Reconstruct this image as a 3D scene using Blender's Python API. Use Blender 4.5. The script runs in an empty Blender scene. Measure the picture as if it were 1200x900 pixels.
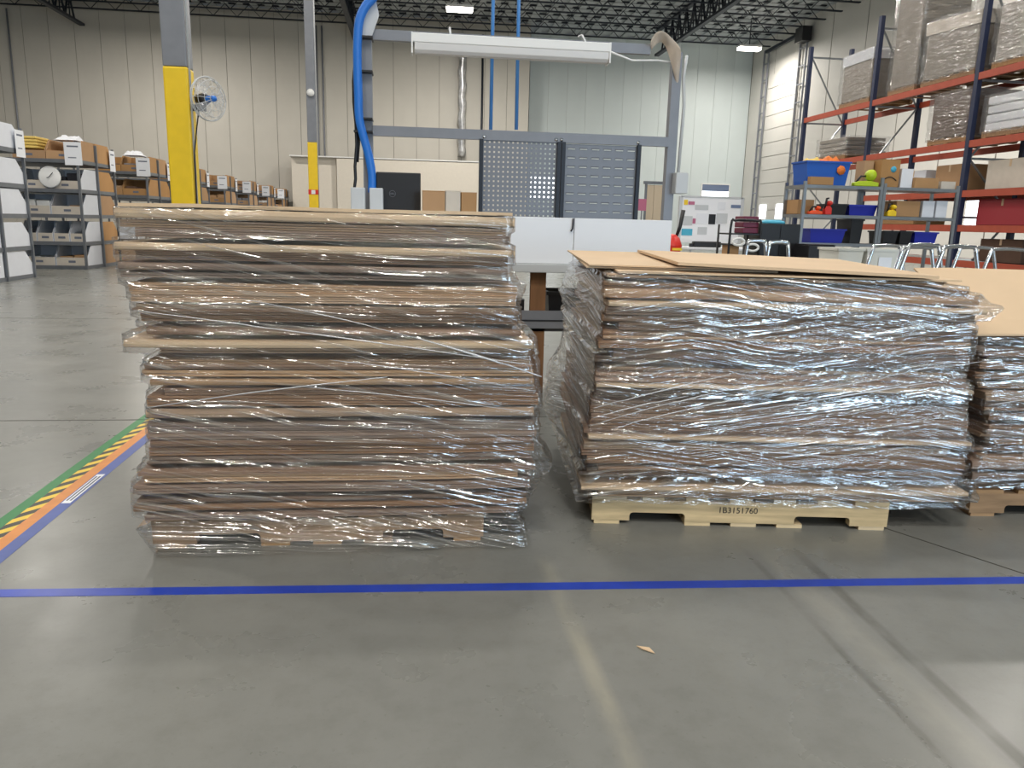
import bpy, math, random
from mathutils import Vector, Matrix, noise
random.seed(7)
SC = bpy.context.scene
COL = SC.collection
R = math.radians

# ------------------------------------------------------------------ camera
YAW, PITCH, ROLL, EYE, FPX = R(7.3), R(11.9), R(1.43), 1.21, 900.0
_f = Vector((math.sin(YAW)*math.cos(PITCH), math.cos(YAW)*math.cos(PITCH), -math.sin(PITCH)))
_r0 = Vector((math.cos(YAW), -math.sin(YAW), 0)); _u0 = _r0.cross(_f)
_r = _r0*math.cos(ROLL) + _u0*math.sin(ROLL); _u = _u0*math.cos(ROLL) - _r0*math.sin(ROLL)
cam_d = bpy.data.cameras.new('camera'); cam = bpy.data.objects.new('camera', cam_d); COL.objects.link(cam)
cam_d.sensor_fit = 'HORIZONTAL'; cam_d.sensor_width = 36.0; cam_d.lens = FPX/1200*36.0
cam_d.clip_start = 0.05; cam_d.clip_end = 300
cam.matrix_world = Matrix(((_r.x, _u.x, -_f.x, 0), (_r.y, _u.y, -_f.y, 0), (_r.z, _u.z, -_f.z, EYE), (0, 0, 0, 1)))
SC.camera = cam
EYEP = Vector((0, 0, EYE))
def ray(x, y): return _f + _r*((x-600)/FPX) + _u*((450-y)/FPX)
def gz(x, y, z=0.0):
    d = ray(x, y); return EYEP + d*((z-EYE)/d.z)
def aty(x, y, Y):
    d = ray(x, y); return EYEP + d*(Y/d.y)
def atx(x, y, X):
    d = ray(x, y); return EYEP + d*(X/d.x)

# ------------------------------------------------------------------ world, exposure, large lights
W = bpy.data.worlds.new('world'); SC.world = W; W.use_nodes = True
bg = W.node_tree.nodes['Background']; bg.inputs[0].default_value = (0.86, 0.92, 1.0, 1); bg.inputs[1].default_value = 0.2
SC.view_settings.view_transform = 'Standard'; SC.view_settings.look = 'None'
SC.view_settings.exposure = 0.0; SC.view_settings.gamma = 1.0; SC.view_settings.use_curve_mapping = False
LAMP_W = 300.0
LAMP_Z = 10.6
LAMP_COL = (1.0, 0.95, 0.88)
LAMPS = [(2.0, 37.6), (17.7, 42.0), (-12.0, 38.0), (10.0, 30.0), (-11.4, 23.9), (-20.0, 30.0), (2.4, 24.0), (15.0, 15.6), (14.5, 25.0),  # last lamp of this line is unseen, added to brighten the right wall
         (6.5, 17.0), (-3.2, 15.0), (-12.0, 13.0), (0.6, 8.3), (-7.5, 7.0), (9.5, 7.5),
         (-3.0, -3.0), (4.5, -5.0), (-11.0, -3.0), (0.9, -8.5), (-4.2, -10.0), (.3, -4.2), (8.5, -9.0)]  # behind the camera, unseen; several added to put highlights on the film
def lamp_power(y): return LAMP_W*(1.2 if 23.5 < y < 23.95 else 1.4 if y > 41 else 2.3 if y > 22 else 1.0 if y > 9 else 1.05 if y > 0 else .8)
SC.cycles.max_bounces = 7; SC.cycles.diffuse_bounces = 3; SC.cycles.glossy_bounces = 3; SC.cycles.transparent_max_bounces = 14
SC.cycles.caustics_reflective = False; SC.cycles.caustics_refractive = False
ADDED_DOORS_W = 560.0           # bluish daylight from unseen doors, added for highlights on the right film
def area(name, loc, rot, sx, sy, w, col):
    l = bpy.data.lights.new(name, 'AREA'); l.shape = 'RECTANGLE'; l.size = sx; l.size_y = sy; l.energy = w; l.color = col
    o = bpy.data.objects.new(name, l); COL.objects.link(o); o.location = loc; o.rotation_euler = rot
    return o
ADDED_DOOR_X = [5.6, 11.4]
for i, x in enumerate(ADDED_DOOR_X):
    area('added_daylight', (x, -13.7, 2.2), (R(90), 0, 0), 3.6, 4.0, ADDED_DOORS_W, (0.58, 0.79, 1.0))

# ------------------------------------------------------------------ materials
MATS = {}
def mat(name, col=(.5, .5, .5), rough=.5, metal=0.0, var=0.0, vscale=8.0, stretch=(1, 1, 1), bump=0.0, objvar=0.0, emit=0.0, spec=.5, col2=None):
    if name in MATS: return MATS[name]
    m = bpy.data.materials.new(name); m.use_nodes = True; MATS[name] = m
    nt = m.node_tree; N = nt.nodes; L = nt.links; b = N['Principled BSDF']
    b.inputs['Roughness'].default_value = rough; b.inputs['Metallic'].default_value = metal
    b.inputs['Specular IOR Level'].default_value = spec
    tc = N.new('ShaderNodeTexCoord'); mp = N.new('ShaderNodeMapping'); mp.inputs['Scale'].default_value = stretch
    L.new(tc.outputs['Object'], mp.inputs[0])
    nz = N.new('ShaderNodeTexNoise'); nz.inputs['Scale'].default_value = vscale; nz.inputs['Detail'].default_value = 4
    L.new(mp.outputs[0], nz.inputs['Vector'])
    mx = N.new('ShaderNodeMix'); mx.data_type = 'RGBA'
    c2 = col2 if col2 else tuple(c*(1-var) for c in col)
    mx.inputs['A'].default_value = (*col, 1); mx.inputs['B'].default_value = (*c2, 1)
    rp = N.new('ShaderNodeMapRange'); rp.inputs[1].default_value = .35; rp.inputs[2].default_value = .65
    L.new(nz.outputs[0], rp.inputs[0]); L.new(rp.outputs[0], mx.inputs['Factor'])
    out = mx.outputs['Result']
    if objvar:
        oi = N.new('ShaderNodeObjectInfo'); hs = N.new('ShaderNodeHueSaturation')
        mr = N.new('ShaderNodeMapRange'); mr.inputs[3].default_value = 1-objvar; mr.inputs[4].default_value = 1+objvar*.6
        L.new(oi.outputs['Random'], mr.inputs[0]); L.new(mr.outputs[0], hs.inputs['Value'])
        ms = N.new('ShaderNodeMath'); ms.operation = 'MULTIPLY'; ms.inputs[1].default_value = 7.31
        fr = N.new('ShaderNodeMath'); fr.operation = 'FRACT'; L.new(oi.outputs['Random'], ms.inputs[0]); L.new(ms.outputs[0], fr.inputs[0])
        m2 = N.new('ShaderNodeMapRange'); m2.inputs[3].default_value = 1-objvar*1.2; m2.inputs[4].default_value = 1.08
        L.new(fr.outputs[0], m2.inputs[0]); L.new(m2.outputs[0], hs.inputs['Saturation'])
        L.new(out, hs.inputs['Color']); out = hs.outputs['Color']
    L.new(out, b.inputs['Base Color'])
    if bump:
        bp = N.new('ShaderNodeBump'); bp.inputs['Strength'].default_value = bump; bp.inputs['Distance'].default_value = .01
        L.new(nz.outputs[0], bp.inputs['Height']); L.new(bp.outputs[0], b.inputs['Normal'])
    if emit:
        b.inputs['Emission Color'].default_value = (*col, 1); b.inputs['Emission Strength'].default_value = emit
    return m
def sr(r, g, b):
    f = lambda c: ((c/255+.055)/1.055)**2.4 if c > 10 else c/255/12.92
    return (f(r), f(g), f(b))
BEIGE = mat('beige_wall_panel', sr(208, 203, 192), .55, var=.06, vscale=.6)
PALEWALL = mat('pale_blue_white_wall_panel', sr(222, 232, 232), .5, var=.05, vscale=.5)
GREYWALL = mat('off_white_wall', sr(224, 221, 214), .6, var=.06, vscale=.5)
CREAM = mat('cream_partition', sr(226, 218, 204), .6, var=.03)
SEAM = mat('wall_backing', sr(120, 114, 104), .7)
STEEL = mat('grey_steel', sr(118, 122, 128), .42, .3, var=.1)
GREYPANEL = mat('grey_panel_steel', sr(122, 126, 134), .45, .1)
GREYPAINT = mat('grey_painted_steel', sr(134, 137, 144), .45, .1, var=.08)
LTGREY = mat('light_grey_plastic', sr(205, 208, 210), .5)
DARKSTEEL = mat('dark_steel', sr(34, 40, 50), .5, .2)
DECKROOF = mat('roof_deck', sr(190, 196, 198), .6)
GALV = mat('galvanised_steel', sr(150, 154, 158), .32, .7, var=.15, vscale=5)
YELLOW = mat('yellow_paint', sr(252, 212, 40), .45, var=.05)
BLACK = mat('black_plastic', (.012, .012, .014), .45)
BLACKCLOTH = mat('dark_textile', (.03, .03, .04), .8, var=.4)
WHITE = mat('white_board', sr(247, 248, 251), .5)
WHITEPL = mat('white_plastic', sr(243, 243, 241), .45)
PAPER = mat('white_paper', sr(238, 240, 245), .7)
PRINT = mat('grey_print', sr(110, 116, 130), .8)
CARD = mat('cardboard', sr(154, 118, 88), .75, var=.2, vscale=5, stretch=(.6, 3, 3), objvar=.3, bump=.08)
CARDTOP = mat('tan_cardboard', sr(216, 188, 154), .75, var=.06, vscale=3)
CARDMID = mat('light_cardboard', sr(190, 154, 118), .75, var=.1, vscale=4, objvar=.12)
BOXCARD = mat('brown_box_cardboard', sr(190, 146, 98), .75, var=.08, vscale=3, objvar=.15)
CREAMBIN = mat('cream_bin_board', sr(214, 204, 190), .7, var=.06)
WHITEBIN = mat('white_bin_board', sr(228, 231, 238), .6, var=.03)
WOOD = mat('pallet_wood', sr(226, 202, 160), .75, var=.3, vscale=4, stretch=(1, 9, 9), objvar=.1, bump=.15)
WOODOLD = mat('weathered_pallet_wood', sr(176, 140, 100), .8, var=.35, vscale=4, stretch=(1, 9, 9), objvar=.12, bump=.15)
PLY = mat('plywood', sr(140, 100, 66), .7, var=.25, vscale=3, stretch=(6, 6, 1))
BLUEHOSE = mat('blue_hose', sr(40, 120, 215), .4)
BLUEPIPE = mat('blue_pipe', sr(80, 145, 215), .4)
ORANGE = mat('orange_rack_beam', sr(184, 82, 58), .45, var=.1)
NAVY = mat('navy_rack_upright', sr(38, 48, 78), .45, var=.1)
TOTE = mat('blue_tote_plastic', sr(24, 92, 190), .4)
DBLUE = mat('dark_blue_bin_plastic', sr(36, 48, 170), .4)
REDP = mat('red_plastic', sr(220, 50, 40), .4)
ORANGEC = mat('orange_fabric', sr(245, 130, 50), .7, var=.3, vscale=30)
LIME = mat('lime_plastic', sr(190, 215, 40), .45)
BURG = mat('burgundy_plastic', sr(110, 30, 60), .45)
CHROME = mat('chrome_tube', sr(205, 208, 212), .16, 1.0)
TEAL = mat('turquoise_plastic', sr(80, 180, 210), .5)
MILKY = mat('milky_plastic', sr(222, 222, 214), .4)
RAG = mat('beige_cloth', sr(222, 208, 192), .8, var=.15, vscale=12, bump=.3)
YPAPER = mat('yellow_fabric', sr(232, 200, 110), .8)
GREYWRAP = mat('grey_wrapped_carton', sr(138, 128, 116), .35, var=.15, vscale=4)
DKBROWN = mat('dark_brown_carton', sr(92, 66, 50), .6, var=.15)
DAY = mat('daylit_pane', (.9, .95, 1.0), .5, emit=3.0)
GLASSBLUE = mat('blue_grey_pane', sr(120, 135, 165), .15)
LENS = mat('lamp_lens', (1.0, .95, .84), .5, emit=14.0)
FOIL = mat('silver_foil_duct', sr(200, 200, 200), .3, .8, var=.3, vscale=6, bump=.5)
PINK = mat('pink_poster', sr(190, 110, 140), .7)
TAPEBLUE = mat('blue_floor_tape', sr(28, 66, 185), .32, var=.12, vscale=14)
TAPEBLUE2 = mat('faded_blue_floor_tape', sr(70, 92, 165), .4, var=.12, vscale=14)
TAPEGREEN = mat('green_floor_tape', sr(24, 128, 62), .4, var=.12, vscale=14)
TAPEORANGE = mat('orange_floor_tape', sr(222, 140, 58), .4, var=.12, vscale=14)
JOINT = mat('floor_joint_filler', sr(70, 68, 62), .8)
INK = mat('black_ink', (.02, .02, .02), .8)
def glassy():
    m = bpy.data.materials.new('clear_fan_blade'); m.use_nodes = True; nt = m.node_tree; N = nt.nodes; L = nt.links
    N.remove(N['Principled BSDF']); t = N.new('ShaderNodeBsdfTransparent'); g = N.new('ShaderNodeBsdfGlossy'); d = N.new('ShaderNodeBsdfDiffuse')
    g.inputs['Roughness'].default_value = .2; d.inputs[0].default_value = (.8, .82, .85, 1)
    a = N.new('ShaderNodeMixShader'); a.inputs[0].default_value = .3; L.new(t.outputs[0], a.inputs[1]); L.new(d.outputs[0], a.inputs[2])
    b = N.new('ShaderNodeMixShader'); b.inputs[0].default_value = .1; L.new(a.outputs[0], b.inputs[1]); L.new(g.outputs[0], b.inputs[2])
    L.new(b.outputs[0], N['Material Output'].inputs[0]); return m
FANBLADE = glassy()
def hazard():
    m = bpy.data.materials.new('hazard_tape'); m.use_nodes = True; nt = m.node_tree; N = nt.nodes; L = nt.links; b = N['Principled BSDF']
    b.inputs['Roughness'].default_value = .4
    tc = N.new('ShaderNodeTexCoord'); sx = N.new('ShaderNodeSeparateXYZ'); L.new(tc.outputs['Object'], sx.inputs[0])
    a = N.new('ShaderNodeMath'); a.operation = 'MULTIPLY_ADD'; a.inputs[1].default_value = -1.3; L.new(sx.outputs[0], a.inputs[0]); L.new(sx.outputs[1], a.inputs[2])
    s = N.new('ShaderNodeMath'); s.operation = 'MULTIPLY'; s.inputs[1].default_value = 8.2; L.new(a.outputs[0], s.inputs[0])
    fr = N.new('ShaderNodeMath'); fr.operation = 'FRACT'; L.new(s.outputs[0], fr.inputs[0])
    g = N.new('ShaderNodeMath'); g.operation = 'GREATER_THAN'; g.inputs[1].default_value = .5; L.new(fr.outputs[0], g.inputs[0])
    mx = N.new('ShaderNodeMix'); mx.data_type = 'RGBA'; mx.inputs['A'].default_value = (*sr(235, 200, 50), 1); mx.inputs['B'].default_value = (*sr(40, 36, 32), 1)
    L.new(g.outputs[0], mx.inputs['Factor']); L.new(mx.outputs['Result'], b.inputs['Base Color']); return m
HAZ = hazard()
def floor_mat():
    m = bpy.data.materials.new('polished_concrete'); m.use_nodes = True; nt = m.node_tree; N = nt.nodes; L = nt.links; b = N['Principled BSDF']
    tc = N.new('ShaderNodeTexCoord'); P = tc.outputs['Object']
    def nz(scale, det, st=(1, 1, 1), rough=.6):
        mp = N.new('ShaderNodeMapping'); mp.inputs['Scale'].default_value = st; L.new(P, mp.inputs[0])
        n = N.new('ShaderNodeTexNoise'); n.inputs['Scale'].default_value = scale; n.inputs['Detail'].default_value = det; n.inputs['Roughness'].default_value = rough
        L.new(mp.outputs[0], n.inputs['Vector']); return n.outputs[0]
    def mrange(v, a, b_, c, d):
        r = N.new('ShaderNodeMapRange'); r.inputs[1].default_value = a; r.inputs[2].default_value = b_; r.inputs[3].default_value = c; r.inputs[4].default_value = d
        L.new(v, r.inputs[0]); return r.outputs[0]
    def mixc(fac, A, B):
        x = N.new('ShaderNodeMix'); x.data_type = 'RGBA'; L.new(fac, x.inputs['Factor'])
        for k, v in (('A', A), ('B', B)):
            if isinstance(v, tuple): x.inputs[k].default_value = (*v, 1)
            else: L.new(v, x.inputs[k])
        return x.outputs['Result']
    c = mixc(mrange(nz(.9, 5), .3, .7, 0, 1), sr(134, 134, 129), sr(122, 123, 119))
    c = mixc(mrange(nz(9, 8, rough=.7), .45, .75, 0, .4), c, sr(104, 104, 98))
    c = mixc(mrange(nz(60, 4), .62, .75, 0, .35), c, sr(96, 93, 85))
    c = mixc(mrange(nz(1.4, 6, (1, .25, 1)), .52, .72, 0, .28), c, sr(142, 141, 133))
    # dark wheel marks running along Y at x = 1.2 and 1.32, one pale streak at 0.5
    sx = N.new('ShaderNodeSeparateXYZ'); L.new(P, sx.inputs[0])
    def band(x0, w, slope, soft):
        a = N.new('ShaderNodeMath'); a.operation = 'MULTIPLY_ADD'; a.inputs[1].default_value = slope; L.new(sx.outputs[1], a.inputs[0]); L.new(sx.outputs[0], a.inputs[2])
        s = N.new('ShaderNodeMath'); s.operation = 'SUBTRACT'; s.inputs[1].default_value = x0; L.new(a.outputs[0], s.inputs[0])
        ab = N.new('ShaderNodeMath'); ab.operation = 'ABSOLUTE'; L.new(s.outputs[0], ab.inputs[0])
        r = mrange(ab.outputs[0], w, w+soft, 1, 0)
        k = N.new('ShaderNodeMath'); k.operation = 'MULTIPLY'; L.new(r, k.inputs[0]); L.new(mrange(nz(6, 4, (1, .4, 1)), .35, .6, .1, .75), k.inputs[1]); return k.outputs[0]
    lim = mrange(sx.outputs[1], 2.45, 2.65, 1, 0)
    for x0, w, s, soft, col in ((1.37, .012, -.03, .015, sr(84, 82, 76)), (1.20, .006, -.02, .012, sr(92, 90, 84)), (.52, .01, .02, .03, sr(158, 154, 140)), (1.285, .025, -.02, .04, sr(150, 148, 140))):
        bnd = band(x0, w, s, soft); k = N.new('ShaderNodeMath'); k.operation = 'MULTIPLY'; L.new(bnd, k.inputs[0]); L.new(lim, k.inputs[1])
        c = mixc(k.outputs[0], c, col)
    L.new(c, b.inputs['Base Color'])
    L.new(mrange(nz(2.2, 6), .3, .7, .24, .36), b.inputs['Roughness'])
    b.inputs['Specular IOR Level'].default_value = .45
    bp = N.new('ShaderNodeBump'); bp.inputs['Strength'].default_value = .06; bp.inputs['Distance'].default_value = .004
    L.new(nz(35, 4), bp.inputs['Height']); L.new(bp.outputs[0], b.inputs['Normal'])
    return m
FLOORM = floor_mat()
def film_mat(name, ang1, ang2, gloss, haze, seed, tint=(1, 1, 1)):
    m = bpy.data.materials.new(name); m.use_nodes = True; nt = m.node_tree; N = nt.nodes; L = nt.links
    N.remove(N['Principled BSDF'])
    uv = N.new('ShaderNodeUVMap'); uv.uv_map = 'UVMap'
    wn = N.new('ShaderNodeTexNoise'); wn.inputs['Scale'].default_value = 1.6; wn.inputs['Detail'].default_value = 2
    wo = N.new('ShaderNodeVectorMath'); wo.operation = 'ADD'; wo.inputs[1].default_value = (seed*3.7, seed*1.3, 0); L.new(uv.outputs[0], wo.inputs[0]); L.new(wo.outputs[0], wn.inputs['Vector'])
    sub = N.new('ShaderNodeVectorMath'); sub.operation = 'SUBTRACT'; sub.inputs[1].default_value = (.5, .5, .5); L.new(wn.outputs['Color'], sub.inputs[0])
    sc = N.new('ShaderNodeVectorMath'); sc.operation = 'SCALE'; sc.inputs['Scale'].default_value = .04; L.new(sub.outputs[0], sc.inputs[0])
    ad = N.new('ShaderNodeVectorMath'); ad.operation = 'ADD'; L.new(wo.outputs[0], ad.inputs[0]); L.new(sc.outputs[0], ad.inputs[1])
    def streak(ang, along, across, det):
        rt = N.new('ShaderNodeVectorRotate'); rt.rotation_type = 'Z_AXIS'; rt.inputs['Angle'].default_value = ang; L.new(ad.outputs[0], rt.inputs['Vector'])
        mp = N.new('ShaderNodeMapping'); mp.inputs['Scale'].default_value = (along, across, 1); L.new(rt.outputs[0], mp.inputs[0])
        n = N.new('ShaderNodeTexNoise'); n.inputs['Scale'].default_value = 1; n.inputs['Detail'].default_value = det; n.inputs['Roughness'].default_value = .65
        L.new(mp.outputs[0], n.inputs['Vector']); return n.outputs[0]
    def mr(v, a, b, c, d):
        r = N.new('ShaderNodeMapRange'); r.inputs[1].default_value = a; r.inputs[2].default_value = b; r.inputs[3].default_value = c; r.inputs[4].default_value = d
        L.new(v, r.inputs[0]); return r.outputs[0]
    def mul(a, b):
        k = N.new('ShaderNodeMath'); k.operation = 'MULTIPLY'
        for i, v in enumerate((a, b)):
            if isinstance(v, float): k.inputs[i].default_value = v
            else: L.new(v, k.inputs[i])
        return k.outputs[0]
    def add(a, b):
        k = N.new('ShaderNodeMath'); k.operation = 'ADD'; k.use_clamp = True
        for i, v in enumerate((a, b)):
            if isinstance(v, float): k.inputs[i].default_value = v
            else: L.new(v, k.inputs[i])
        return k.outputs[0]
    s1 = streak(ang1, .38, 50, 1.8); s2 = streak(ang2, .45, 60, 1.8); s3 = streak(ang1*.3, 6, 40, 1.5)
    msk = mr(streak(.1, 1.7, 3.5, 2), .42, .58, 0, 1)
    h = N.new('ShaderNodeMix'); h.data_type = 'FLOAT'; L.new(msk, h.inputs['Factor']); L.new(s1, h.inputs['A']); L.new(s2, h.inputs['B'])
    h2 = N.new('ShaderNodeMath'); h2.operation = 'MULTIPLY_ADD'; h2.inputs[1].default_value = .17; L.new(s3, h2.inputs[0]); L.new(h.outputs[0], h2.inputs[2])
    bp = N.new('ShaderNodeBump'); bp.inputs['Strength'].default_value = 1.0; bp.inputs['Distance'].default_value = .02; L.new(h2.outputs[0], bp.inputs['Height'])
    st = mr(h.outputs[0], .50, .64, 0, 1)
    blot = mr(streak(-.3, 2.1, 5.0, 3), .4, .65, .25, 1)
    lw = N.new('ShaderNodeLayerWeight'); lw.inputs['Blend'].default_value = .4
    fac = add(add(mul(lw.outputs['Facing'], .45), gloss*.16), mul(mul(st, blot), gloss*1.6))
    tr = N.new('ShaderNodeBsdfTransparent'); tr.inputs[0].default_value = (.98*tint[0], .98*tint[1], .98*tint[2], 1)
    gl = N.new('ShaderNodeBsdfGlossy'); gl.inputs['Roughness'].default_value = .075; gl.inputs[0].default_value = (.95, .95, .95, 1); L.new(bp.outputs[0], gl.inputs['Normal'])
    df = N.new('ShaderNodeBsdfDiffuse'); df.inputs[0].default_value = (.78, .8, .82, 1); L.new(bp.outputs[0], df.inputs['Normal'])
    a = N.new('ShaderNodeMixShader'); L.new(add(mul(mul(st, blot), haze*2.2), mul(blot, haze*.3)), a.inputs[0]); L.new(tr.outputs[0], a.inputs[1]); L.new(df.outputs[0], a.inputs[2])
    b = N.new('ShaderNodeMixShader'); L.new(fac, b.inputs[0]); L.new(a.outputs[0], b.inputs[1]); L.new(gl.outputs[0], b.inputs[2])
    L.new(b.outputs[0], N['Material Output'].inputs[0])
    return m
def rope_mat():
    m = bpy.data.materials.new('bunched_film'); m.use_nodes = True; nt = m.node_tree; N = nt.nodes; L = nt.links
    N.remove(N['Principled BSDF'])
    t = N.new('ShaderNodeBsdfTransparent'); g = N.new('ShaderNodeBsdfGlossy'); d = N.new('ShaderNodeBsdfDiffuse')
    g.inputs['Roughness'].default_value = .25; d.inputs[0].default_value = (.85, .86, .88, 1)
    a = N.new('ShaderNodeMixShader'); a.inputs[0].default_value = .45; L.new(t.outputs[0], a.inputs[1]); L.new(d.outputs[0], a.inputs[2])
    b = N.new('ShaderNodeMixShader'); b.inputs[0].default_value = .3; L.new(a.outputs[0], b.inputs[1]); L.new(g.outputs[0], b.inputs[2])
    L.new(b.outputs[0], N['Material Output'].inputs[0]); return m
ROPE = rope_mat()

# ------------------------------------------------------------------ mesh helpers
class MB:
    def __init__(s): s.v = []; s.f = []; s.m = []; s.mats = []; s.sm = []
    def mi(s, m):
        if m not in s.mats: s.mats.append(m)
        return s.mats.index(m)
    def add(s, vs, fs, m, smooth=False):
        o = len(s.v); s.v += [tuple(v) for v in vs]; k = s.mi(m)
        for f in fs: s.f.append([i+o for i in f]); s.m.append(k); s.sm.append(smooth)
        return s
    def box(s, x0, x1, y0, y1, z0, z1, m):
        vs = [(x, y, z) for z in (z0, z1) for y in (y0, y1) for x in (x0, x1)]
        return s.add(vs, [(0, 2, 3, 1), (4, 5, 7, 6), (0, 1, 5, 4), (2, 6, 7, 3), (0, 4, 6, 2), (1, 3, 7, 5)], m)
    def prism(s, pts, axis, a, b, m):     # polygon pts extruded along axis from a to b
        def P(p, t): return {'x': (t, p[0], p[1]), 'y': (p[0], t, p[1]), 'z': (p[0], p[1], t)}[axis]
        n = len(pts); vs = [P(p, a) for p in pts] + [P(p, b) for p in pts]
        fs = [list(range(n))[::-1], list(range(n, 2*n))] + [(i, (i+1) % n, n+(i+1) % n, n+i) for i in range(n)]
        return s.add(vs, fs, m)
    def bar(s, p, q, w, h, m, up=(0, 0, 1)):
        p, q = Vector(p), Vector(q); d = (q-p).normalized(); u = Vector(up)
        if abs(d.dot(u)) > .98: u = Vector((0, 1, 0))
        sd = d.cross(u).normalized(); u = sd.cross(d).normalized()
        vs = [e + sd*a*w/2 + u*b*h/2 for e in (p, q) for a, b in ((-1, -1), (1, -1), (1, 1), (-1, 1))]
        return s.add(vs, [(3, 2, 1, 0), (4, 5, 6, 7), (0, 1, 5, 4), (1, 2, 6, 5), (2, 3, 7, 6), (3, 0, 4, 7)], m)
    def tube(s, pts, r, m, n=8, cap=True):
        pts = [Vector(p) for p in pts]; vs = []; fs = []; K = len(pts); prev = None
        rr = r if isinstance(r, (list, tuple)) else [r]*K
        for i, p in enumerate(pts):
            d = (pts[min(i+1, K-1)] - pts[max(i-1, 0)]).normalized()
            if prev is None:
                a = Vector((0, 0, 1)) if abs(d.z) < .9 else Vector((1, 0, 0)); sd = d.cross(a).normalized()
            else: sd = (prev - d*prev.dot(d)).normalized()
            prev = sd; u = d.cross(sd)
            for j in range(n):
                t = 2*math.pi*j/n; vs.append(p + (sd*math.cos(t) + u*math.sin(t))*rr[i])
        for i in range(K-1):
            for j in range(n): fs.append((i*n+j, i*n+(j+1) % n, (i+1)*n+(j+1) % n, (i+1)*n+j))
        s.add(vs, fs, m, True)
        if cap:
            o = len(s.v)-len(vs); k = s.mi(m)
            s.f.append([o+j for j in range(n)][::-1]); s.f.append([o+(K-1)*n+j for j in range(n)]); s.m += [k, k]; s.sm += [False, False]
        return s
    def lathe(s, prof, m, c=(0, 0, 0), n=20, smooth=True):    # prof = [(r, z)]
        vs = [(c[0]+r*math.cos(2*math.pi*j/n), c[1]+r*math.sin(2*math.pi*j/n), c[2]+z) for r, z in prof for j in range(n)]
        fs = [(i*n+j, i*n+(j+1) % n, (i+1)*n+(j+1) % n, (i+1)*n+j) for i in range(len(prof)-1) for j in range(n)]
        return s.add(vs, fs, m, smooth)
    def mesh(s, name):
        me = bpy.data.meshes.new(name); me.from_pydata(s.v, [], s.f)
        for m in s.mats: me.materials.append(m)
        me.polygons.foreach_set('material_index', s.m); me.polygons.foreach_set('use_smooth', s.sm)
        me.update(); return me
    def build(s, name, parent=None, loc=(0, 0, 0), rz=0.0, rot=None):
        return link(name, s.mesh(name), parent, loc, rz, rot)
def link(name, me, parent=None, loc=(0, 0, 0), rz=0.0, rot=None):
    o = bpy.data.objects.new(name, me); COL.objects.link(o); o.location = loc
    o.rotation_euler = rot if rot else (0, 0, rz)
    if parent: o.parent = parent
    return o
def bevel(o, w=.004, seg=2):
    b = o.modifiers.new('bevel', 'BEVEL'); b.width = w; b.segments = seg; b.limit_method = 'ANGLE'; return o
def tag(o, label, cat, group=None):
    o['label'] = label; o['category'] = cat
    if group: o['group'] = group
    return o
def struct(o, label=None, cat=None):
    o['kind'] = 'structure'
    if label: o['label'] = label
    if cat: o['category'] = cat
    return o
def empty(name, loc=(0, 0, 0), rz=0.0):
    o = bpy.data.objects.new(name, None); COL.objects.link(o); o.location = loc; o.rotation_euler = (0, 0, rz); o.empty_display_size = .1
    return o
def text_mesh(name, body, size, m, parent, loc, rot, extrude=.0004):
    c = bpy.data.curves.new(name, 'FONT'); c.body = body; c.size = size; c.extrude = extrude; c.align_x = 'CENTER'; c.align_y = 'CENTER'
    t = bpy.data.objects.new(name+'_curve', c); COL.objects.link(t)
    me = bpy.data.meshes.new_from_object(t.evaluated_get(bpy.context.evaluated_depsgraph_get()))
    bpy.data.objects.remove(t); bpy.data.curves.remove(c)
    me.materials.clear(); me.materials.append(m)
    return link(name, me, parent, loc, 0, rot)
def nz3(x, y, z): return noise.noise(Vector((x, y, z)))

# ------------------------------------------------------------------ the building
YB, YP, XR, XS = 45.0, 47.0, 20.1, 6.32     # beige wall, pale wall, right wall, step
ZJ, ZD = 11.3, 11.9
fl = struct(MB().box(-45, XR+.3, -14, YP+.3, -.2, 0, FLOORM).build('floor'), 'polished grey concrete warehouse floor', 'floor')
joint = MB().box(-20, 20, -.005, .005, .0002, .0012, JOINT).mesh('control_joint')
for y in (4.68, 9.35): link('control_joint', joint, fl, (0, y, 0))
jb = MB(); jb.bar((1.80, 3.03, .0006), (2.60, 1.67, .0006), .007, .001, JOINT); jb.build('control_joint', fl)

def panel_wall(name, label, x0, x1, y, h, w, m, gap=.02, th=.12):
    """wall facing -Y made of vertical panels on a backing"""
    wl = struct(MB().box(x0, x1, y+.04, y+th+.1, 0, h, SEAM).build(name), label, 'wall')
    n = max(1, round((x1-x0)/w)); ww = (x1-x0)/n
    me = MB().box(gap/2, ww-gap/2, y, y+.05, 0, h, m).mesh('wall_panel')
    for i in range(n): link('wall_panel', me, wl, (x0+i*ww, 0, 0))
    return wl
panel_wall('wall_back', 'far beige wall of tall vertical panels behind the shelving', -45, XS, YB, ZD, 1.25, BEIGE)
panel_wall('wall_back_pale', 'pale bluish white panel wall at the far right corner', XS+.3, XR, YP, ZD, 1.1, PALEWALL, gap=.012)
wr = struct(MB().box(XR+.02, XR+.25, -14, YP+.3, 0, ZD, SEAM).build('wall_right'), 'off white right hand wall with loading door behind the orange rack', 'wall')
me = MB().box(XR, XR+.06, .01, 2.99, 0, ZD, GREYWALL).mesh('wall_panel')
for i in range(20): link('wall_panel', me, wr, (0, -14+i*3.05, 0))
rear = MB()
xs = [-45] + [v for x in ADDED_DOOR_X for v in (x-1.9, x+1.9)] + [XR]
for a, b in zip(xs[::2], xs[1::2]): rear.box(a, b, -14.2, -14, 0, ZD, BEIGE)
for x in ADDED_DOOR_X: rear.box(x-1.9, x+1.9, -14.2, -14, 4.3, ZD, BEIGE)
struct(rear.build('wall_rear'), 'beige rear wall with two unseen door openings added for daylight', 'wall')
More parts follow.
